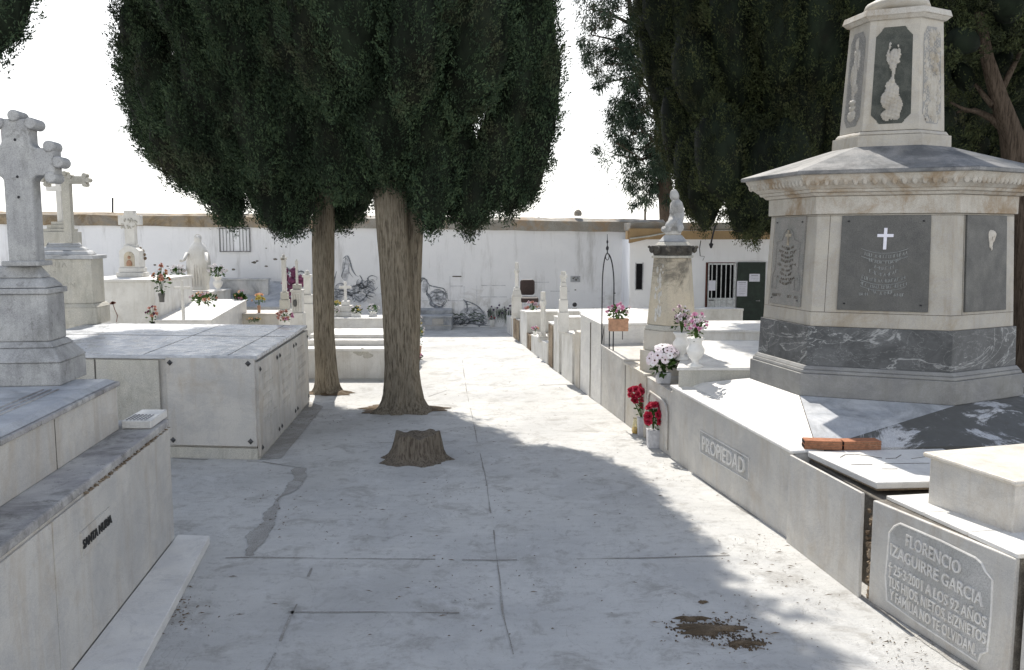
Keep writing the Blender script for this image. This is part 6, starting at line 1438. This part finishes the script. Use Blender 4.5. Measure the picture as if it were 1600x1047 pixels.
def plumes_to_tree(parent, plumes, dens, leafL=.042, leafW=.0092, mat='cypress', core=.84, zfine=5.9):
    """plumes: list of (centre, axis, halflength, radius). Feathery upright tufts around a dark inner mass."""
    CC = []; DD = []; LL = []; WW = []; cv = []; cf = []; nv = 0
    for c, ax, hl, r in plumes:
        c = np.array(c); ax = np.array(ax); ax = ax / np.linalg.norm(ax); t1 = np.cross(ax, [.3, 1, .2]); t1 /= np.linalg.norm(t1); t2 = np.cross(ax, t1)
        area = 4 * math.pi * ((2 * (hl * r) ** 1.6 + (r * r) ** 1.6) / 3) ** (1 / 1.6); fine = c[2] - hl < zfine
        k = 1 if fine else .12; s_ = 1 if fine else 2.9; n = int(area * dens * k)
        per = 22 if fine else 8; nt_ = max(3, n // per); n = nt_ * per
        u = rng.normal(size=(nt_, 3)); u /= np.linalg.norm(u, axis=1, keepdims=True)
        ph = rng.uniform(0, 6, 6); th = np.arctan2(u[:, 1], u[:, 0])
        lump = 1 + .17 * np.sin(5 * th + ph[0] + 4 * u[:, 2]) + .10 * np.sin(9 * th + ph[1] - 7 * u[:, 2]) + .12 * np.sin(11 * u[:, 2] + ph[2] + 2 * th)
        dep = (1 - np.abs(rng.normal(0, .09, nt_)) + (rng.random(nt_) < .10) * rng.uniform(0, .16, nt_)) * .97
        taper = np.where(u[:, 2] > 0, 1 - .35 * u[:, 2] ** 2, 1 - .12 * u[:, 2] ** 2)
        q = (u[:, 0] * r * lump * dep * taper)[:, None] * t1 + (u[:, 1] * r * lump * dep * taper)[:, None] * t2 + (u[:, 2] * hl * dep)[:, None] * ax
        nrm = u[:, :1] * t1 + u[:, 1:2] * t2 + u[:, 2:] * ax * .3
        td = nrm * .6 + ax * .8 + rng.normal(size=(nt_, 3)) * .28; td /= np.linalg.norm(td, axis=1, keepdims=True)
        tl = rng.uniform(.06, .17, nt_) * (1 if fine else 1.8)
        tt = rng.uniform(-.7, 1, (nt_, per)); wd_ = (.038 * (1.15 - np.abs(tt))) * (1 if fine else 2.2)
        pos = (c + q)[:, None, :] + td[:, None, :] * (tt * tl[:, None])[:, :, None] + rng.normal(size=(nt_, per, 3)) * wd_[:, :, None]
        CC.append(pos.reshape(-1, 3)); DD.append((np.repeat(td[:, None, :], per, 1) + rng.normal(size=(nt_, per, 3)) * .38).reshape(-1, 3)); LL.append(rng.uniform(.5, 1.5, n) * leafL * s_); WW.append(rng.uniform(.5, 1.25, n) * leafW * s_)
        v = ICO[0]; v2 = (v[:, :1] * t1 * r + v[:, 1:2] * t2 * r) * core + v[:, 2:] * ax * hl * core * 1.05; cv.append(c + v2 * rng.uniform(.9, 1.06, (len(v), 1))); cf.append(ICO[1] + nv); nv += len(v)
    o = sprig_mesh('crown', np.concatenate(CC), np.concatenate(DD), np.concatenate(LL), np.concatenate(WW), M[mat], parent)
    o2 = mesh_np('light_blocking_core', np.concatenate(cv) - np.array(parent.location), np.concatenate(cf), M['cypress_core'], parent)  # solid dark core, added inside the crown to block light
    return o
def cypress(label, base, trunk, trad, lobes, rmax, zb, ztop, extra=(), dens=2900, n=46, mat='cypress', seed=3, inner=True, tilt=.30, flare=True, phi=None, pl=(.9, 1.5), pr=(.36, .56), rlow=.55, tips=()):
    rr = random.Random(seed); t = thing('cypress_tree', label, 'tree', base)
    trunk_mesh('trunk', t, trunk, trad, lobes, flare=flare, seed=seed)
    P = []; cx, cy = trunk[-1][0], trunk[-1][1]
    i = 0
    lev = []
    z = zb
    while z < ztop:
        u = (z - zb) / (ztop - zb); R_ = rmax * (min(1, rlow + u * 3.2)) * (1 - max(0, u - .5) / .5 * .75) ; lev.append((z, R_)); z += .95
    for li, (z, R_) in enumerate(lev):
        m_ = max(4, int(2 * PI * R_ / .72)); off = rr.uniform(0, 6)
        for k in range(m_):
            a = off + 2 * PI * k / m_ + rr.uniform(-.12, .12); rad = R_ * rr.uniform(.74, 1.02) - .32; hl = rr.uniform(*pl); r = rr.uniform(*pr)
            zc_ = z + hl * .85 + rr.uniform(-.12, .28)
            P.append(((cx + rad * math.cos(a), cy + rad * math.sin(a), zc_), (math.cos(a) * tilt, math.sin(a) * tilt, 1), hl, r))
        if R_ > 1.2:
            for k in range(int(m_ * .6)):
                a = rr.uniform(0, 6.28); rad = R_ * .45; P.append(((cx + rad * math.cos(a), cy + rad * math.sin(a), z + 1.2), (math.cos(a) * tilt, math.sin(a) * tilt, 1), 1.2, .6))
    for (px, py, Y, hl, r, tx) in extra:       # lowest hanging tips seen in the photograph
        p = At(px, py, Y); P.append(((p.x - tx * hl * .2, p.y, p.z + hl), (tx, 0, 1), hl, r))
    P += [((x, y, z_), (0, 0, 1), 1.4, .75) for x, y, z_ in tips]  # unseen plumes above the frame, added for the shadow they cast
    plumes_to_tree(t, P, dens, mat=mat)
    return t
b1_, b2_ = G(507, 618), G(627, 648)
def ring_at(base): return
k1 = lambda px, py, Y: tuple(At(px, py, Y))
Y1, Y2 = b1_.y + .25, b2_.y + .3
T1_ = (b1_.x, Y1, 0); T2_ = (b2_.x, Y2, 0)
cypress('left of the two big cypresses, slimmer brown trunk beside the box tomb', b1_, [T1_, (b1_.x - .04, Y1, 1.0), (b1_.x - .02, Y1, 2.4), (b1_.x + .02, Y1, 3.4)], [.158, .15, .16, .15], 4, 2.42, 3.15, 12.0, rlow=.88, tilt=.10, tips=[(-6.6, 14.6, 8.6), (-6.1, 13.6, 8.4), (-6.0, 15.4, 8.9), (-5.4, 14.6, 9.0), (-6.9, 15.4, 8.9), (-5.8, 12.6, 8.2), (-6.3, 14.2, 10.4), (-5.6, 13.8, 10.2), (-6.4, 16.2, 9.2), (-4.2, 11.2, 8.5), (-3.2, 10.9, 8.4), (-4.9, 11.6, 8.5), (-3.7, 11.1, 9.8), (-2.4, 10.9, 8.6)],
        extra=[(348, 366, Y1 - .2, .75, .34, -.25), (330, 340, Y1, .7, .38, -.3), (290, 318, Y1 - .3, .85, .42, -.3), (262, 286, Y1, .9, .42, -.25), (432, 378, Y1 - .8, .9, .40, -.1), (415, 362, Y1 - .3, .9, .42, -.2), (464, 378, Y1 - .7, .9, .40, 0), (540, 366, Y1 + .3, .7, .36, .1), (236, 250, Y1, 1, .44, -.2), (246, 272, Y1 + .3, .8, .44, -.2), (272, 300, Y1 - .6, .8, .42, -.25), (232, 196, Y1 + .2, .9, .46, -.15), (226, 140, Y1, .8, .44, -.1), (238, 90, Y1 + .3, .9, .5, -.1), (262, 60, Y1 - .3, .9, .5, 0), (250, 222, Y1 - .6, .8, .42, -.2), (300, 290, Y1 - .9, .9, .46, -.2), (565, 352, Y1 + .2, .7, .36, .2), (385, 318, Y1 - .9, .9, .45, -.2)], seed=5, n=40)
t2 = cypress('right of the two big cypresses, thick fluted trunk rising from the paving', b2_, [T2_, (b2_.x - .03, Y2, .9), (b2_.x - .10, Y2, 2.2), (b2_.x - .16, Y2, 3.4)], [.25, .222, .215, .225], 3, 1.98, 3.2, 11.5, tips=[(-.2, 12.1, 8.2), (-.15, 12.1, 9.4), (-.5, 11.4, 8.0)],
        extra=[(680, 372, Y2 - .4, .8, .34, .05), (742, 376, Y2 - .2, .7, .30, .1), (715, 348, Y2, .8, .40, .1), (775, 350, Y2 - .1, .9, .36, .15), (815, 352, Y2, 1.0, .30, .2), (838, 336, Y2, .9, .28, .2), (560, 318, Y2 - .2, .8, .36, -.1), (852, 270, Y2, 1.0, .26, .1), (838, 200, Y2, 1.1, .32, .1), (835, 140, Y2 - .1, 1.2, .34, .05), (838, 60, Y2 - .2, 1.2, .34, .0), (812, 260, Y2 - .1, 1.2, .34, .1), (636, 352, Y2 + .6, .7, .3, 0)], seed=8, n=34)
trunk_mesh('second_stem', t2, [(b2_.x + .05, Y2 + .14, .4), (b2_.x + .08, Y2 + .16, 1.8), (b2_.x + .17, Y2 + .2, 2.9)], [.15, .17, .14], 3, flare=None, seed=4)
# soil rings round the trunks
for px, py, rx, ry, lb in ((625, 642, .62, .32, 'ring of roots and crumbling soil round the thick cypress trunk'), (512, 617, .40, .2, 'small ring of soil round the slimmer cypress trunk')):
    m = MB(); c = G(px, py); blob(m, (c.x, c.y + .12, 0), rx, ry, .02, 50, .02, .3); tag(m.build('root_ring', M['dirt'], org=c), lb, 'soil ring')
# corner tree at upper left
cypress('cypress whose lower crown tip enters the top left corner', (-6.9, 9.8, 0), [(-6.9, 9.8, 0), (-6.9, 9.8, 3), (-6.9, 9.8, 5)], [.25, .22, .2], 5, 2.5, 5.4, 12, extra=[(8, 112, 9.0, .9, .34, .1), (28, 84, 9.2, .8, .25, .1), (-40, 90, 9.2, .9, .5, .1), (-10, 60, 9.2, .9, .4, .1), (-60, 60, 9.6, 1, .6, 0)], seed=11, n=24, dens=1500)
# big dark cypress mass behind the monument
tr = (5.0, 15.6, 0); cypress('huge dark cypress with bulging folds behind the hexagonal monument', tr, [tr, (5.0, 15.6, 2.5), (5.0, 15.6, 5)], [.4, .35, .3], 5, 2.75, 2.55, 12.5, extra=[(1078, 352, 14.6, .9, .40, -.1), (1100, 368, 14.2, .8, .36, 0), (1160, 378, 13.9, .8, .36, 0), (1120, 330, 13.6, .9, .45, -.1), (1190, 362, 13.7, .9, .45, .05), (1060, 300, 15, 1.0, .40, -.15), (1225, 350, 13.6, .9, .45, 0)], seed=14, n=40, mat='cypress_mix', dens=1900, tilt=.22)
tr = (8.6, 17.5, 0); cypress('dark cypress filling the background right of the monument drum', tr, [tr, (8.6, 17.5, 2.5), (8.6, 17.5, 5)], [.4, .35, .3], 5, 2.4, 3.2, 12.5, seed=18, n=30, mat='cypress_mix', dens=1000, tilt=.25)
tr = (12.4, 19.5, 0); cypress('farther dark cypress at the right edge of the picture', tr, [tr, (12.4, 19.5, 2.5), (12.4, 19.5, 5)], [.4, .35, .3], 5, 2.6, 2.2, 12.5, seed=21, n=30, mat='cypress_mix', dens=600, tilt=.25)
# near right tree: heavy trunk and bare limbs, open crown
Yn = 12.0
tr = At(1592, 560, Yn); t = thing('cedar_tree', 'big tree with leaning brown trunk and bare limbs at the right edge', 'tree', up(tr, 0))
tp = lambda px, py, dy=0: tuple(At(px, py, Yn + dy))
trunk_mesh('trunk', t, [(tr.x + .12, Yn, 0), (tr.x + .10, Yn, 1.6), tp(1596, 300), tp(1582, 215), tp(1560, 150), tp(1542, 90), tp(1530, 20)], [.33, .27, .20, .15, .11, .08, .06], 4, mat='bark_red', flare=True, seed=9)
m = MB()
for pts, r in (([(1576, 208), (1550, 185), (1522, 172), (1495, 175)], .07), ([(1552, 165), (1538, 150), (1524, 132)], .05), ([(1530, 176), (1505, 170), (1485, 160)], .03), ([(1590, 240), (1606, 200), (1620, 150)], .09), ([(1560, 150), (1580, 110), (1600, 70)], .05)):
    m.tube([tp(*q, .1 * i) for i, q in enumerate(pts)], [r * (1 - .25 * i) for i in range(len(pts))], 8)
m.build('limbs', M['bark_red'], t, smooth=True)
P = []; rr = random.Random(5)
for _ in range(46):
    px, py = rr.uniform(1475, 1660), rr.uniform(-160, 120); P.append((tp(px, py, rr.uniform(-.9, 1.2)), (rr.uniform(-.5, .5), rr.uniform(-.5, .5), .7), rr.uniform(.3, .55), rr.uniform(.26, .42)))
for px, py in ((1505, 120), (1490, 215), (1500, 240), (1478, 190), (1560, 250), (1530, 235), (1600, 120), (1630, 200), (1470, 120)): P.append((tp(px, py, .5), (rr.uniform(-.4, .4), 0, .7), .38, .26))
plumes_to_tree(t, P, 800, mat='cypress_mix', core=.55, zfine=9)
# feathery pine beyond the wall
Yp_ = 27.0; tb = At(1036, 500, Yp_); t = thing('pine_tree', 'tall airy pine with drooping needle tufts and sky showing through, beyond the wall', 'tree', (tb.x + .3, Yp_, 0))
pp = lambda px, py, dy=0: Vector(At(px, py, Yp_ + dy))
m = MB(); spine = [Vector((tb.x + .3, Yp_, 0)), pp(1042, 330), pp(1036, 250), pp(1032, 190), pp(1020, 120), pp(1005, 80), pp(985, 20), pp(975, -80)]
m.tube(spine, [.30, .24, .20, .17, .13, .11, .08, .03], 10); m.build('trunk', M['bark_red'], t, smooth=True)
m = MB(); tufts = []
for (x0, y0), (x1, y1), (x2, y2) in (((1035, 230), (1005, 205), (975, 215)), ((1034, 210), (1000, 235), (968, 225)), ((1032, 190), (1000, 170), (970, 175)), ((1028, 150), (985, 120), (945, 130)), ((1010, 90), (965, 75), (920, 85)), ((1005, 80), (950, 60), (925, 55)), ((990, 40), (950, 20), (925, 15)), ((1036, 255), (1010, 270), (985, 285)), ((1036, 240), (1000, 250), (958, 240)), ((1012, 110), (975, 150), (955, 190)), ((1018, 120), (980, 100), (940, 100)), ((985, 20), (1010, 0), (1035, 10)), ((1005, 80), (1030, 60), (1040, 50)), ((980, 0), (950, -30), (930, -60)), ((975, -30), (1010, -60), (1030, -80)), ((1038, 265), (1030, 290), (1022, 300)), ((1030, 170), (1050, 140), (1060, 120))):
    dy0, dy1 = random.uniform(-.6, .6), random.uniform(-1.2, 1.2); a, b, c = pp(x0, y0), pp(x1, y1, dy0), pp(x2, y2, dy1); m.tube([a, b, c], [.06, .035, .015], 6)
    for k in range(15):
        u = random.uniform(.15, 1.1); q = a.lerp(b, u * 2) if u < .5 else b.lerp(c, u * 2 - 1); o_ = Vector((random.gauss(0, .32), random.gauss(0, .35), random.gauss(-.08, .30))); e = q + o_; m.tube([q, q + o_ * .6 + Vector((0, 0, .08)), e], [.012, .009, .005], 4); tufts.append(e)
m.build('branches', M['bark_red'], t)
C = []; D = []
for e in tufts:
    n = 150; sz = random.uniform(.13, .27); d = rng.normal(size=(n, 3)) * np.array([1, 1, .9]); c = np.array(e) + d * sz * .62 * np.array([1, 1, 1.15]); C.append(c); D.append(d * .4 + np.array([0, 0, -.6]) + rng.normal(size=(n, 3)) * .35)
C = np.concatenate(C); D = np.concatenate(D); sprig_mesh('crown', C, D, rng.uniform(.10, .20, len(C)), rng.uniform(.010, .018, len(C)), M['pine'], t)
# stump
b = G(648, 726); t = thing('tree_stump', 'weathered grey tree stump sawn flat, standing in the shaded paving', 'stump', b)
n = 64; vs = []; rr = random.Random(2); ph = [rr.uniform(0, 6) for _ in range(5)]
lv = [(0, .36), (.02, .325), (.06, .285), (.12, .262), (.20, .248), (.27, .24), (.305, .232)]; cy_ = b.y + .22
for zi, (z_, r_) in enumerate(lv):
    for k in range(n):
        th = 2 * PI * k / n; f = 1 + (.10 * math.cos(5 * th + ph[0]) + .06 * math.cos(9 * th + ph[1] + z_ * 3) + .035 * math.cos(19 * th + ph[2])) * (1.05 - z_ * 1.2) + rr.uniform(-.012, .012)
        f *= 1 + .12 * max(0, math.cos(th - R(200))) * (1 - z_ * 3); vs.append((b.x + r_ * f * math.cos(th) * 1.02, cy_ + r_ * f * math.sin(th) * .85, z_ + (.018 * math.sin(2 * th + 1) + .012 * math.cos(7 * th) if zi == len(lv) - 1 else 0)))
m = MB(); m.add(vs, [(i * n + k, i * n + (k + 1) % n, (i + 1) * n + (k + 1) % n, (i + 1) * n + k) for i in range(len(lv) - 1) for k in range(n)]); m.build('bark', M['stumpwood'], t, smooth=True)
m = MB(); top_ = vs[-n:]; cz = (b.x, cy_, .285); inner_ = [tuple(Vector(v) * .5 + Vector(cz) * .5 + Vector((0, 0, -.012 + rr.uniform(-.008, .008)))) for v in top_]; m.add(list(top_) + inner_ + [cz], [(k, (k + 1) % n, (k + 1) % n + n, k + n) for k in range(n)] + [(k + n, (k + 1) % n + n, 2 * n) for k in range(n)]); m.build('cut_top', M['stumpwood'], t)
for o in bpy.data.objects:
    if '_o' in o: del o['_o']
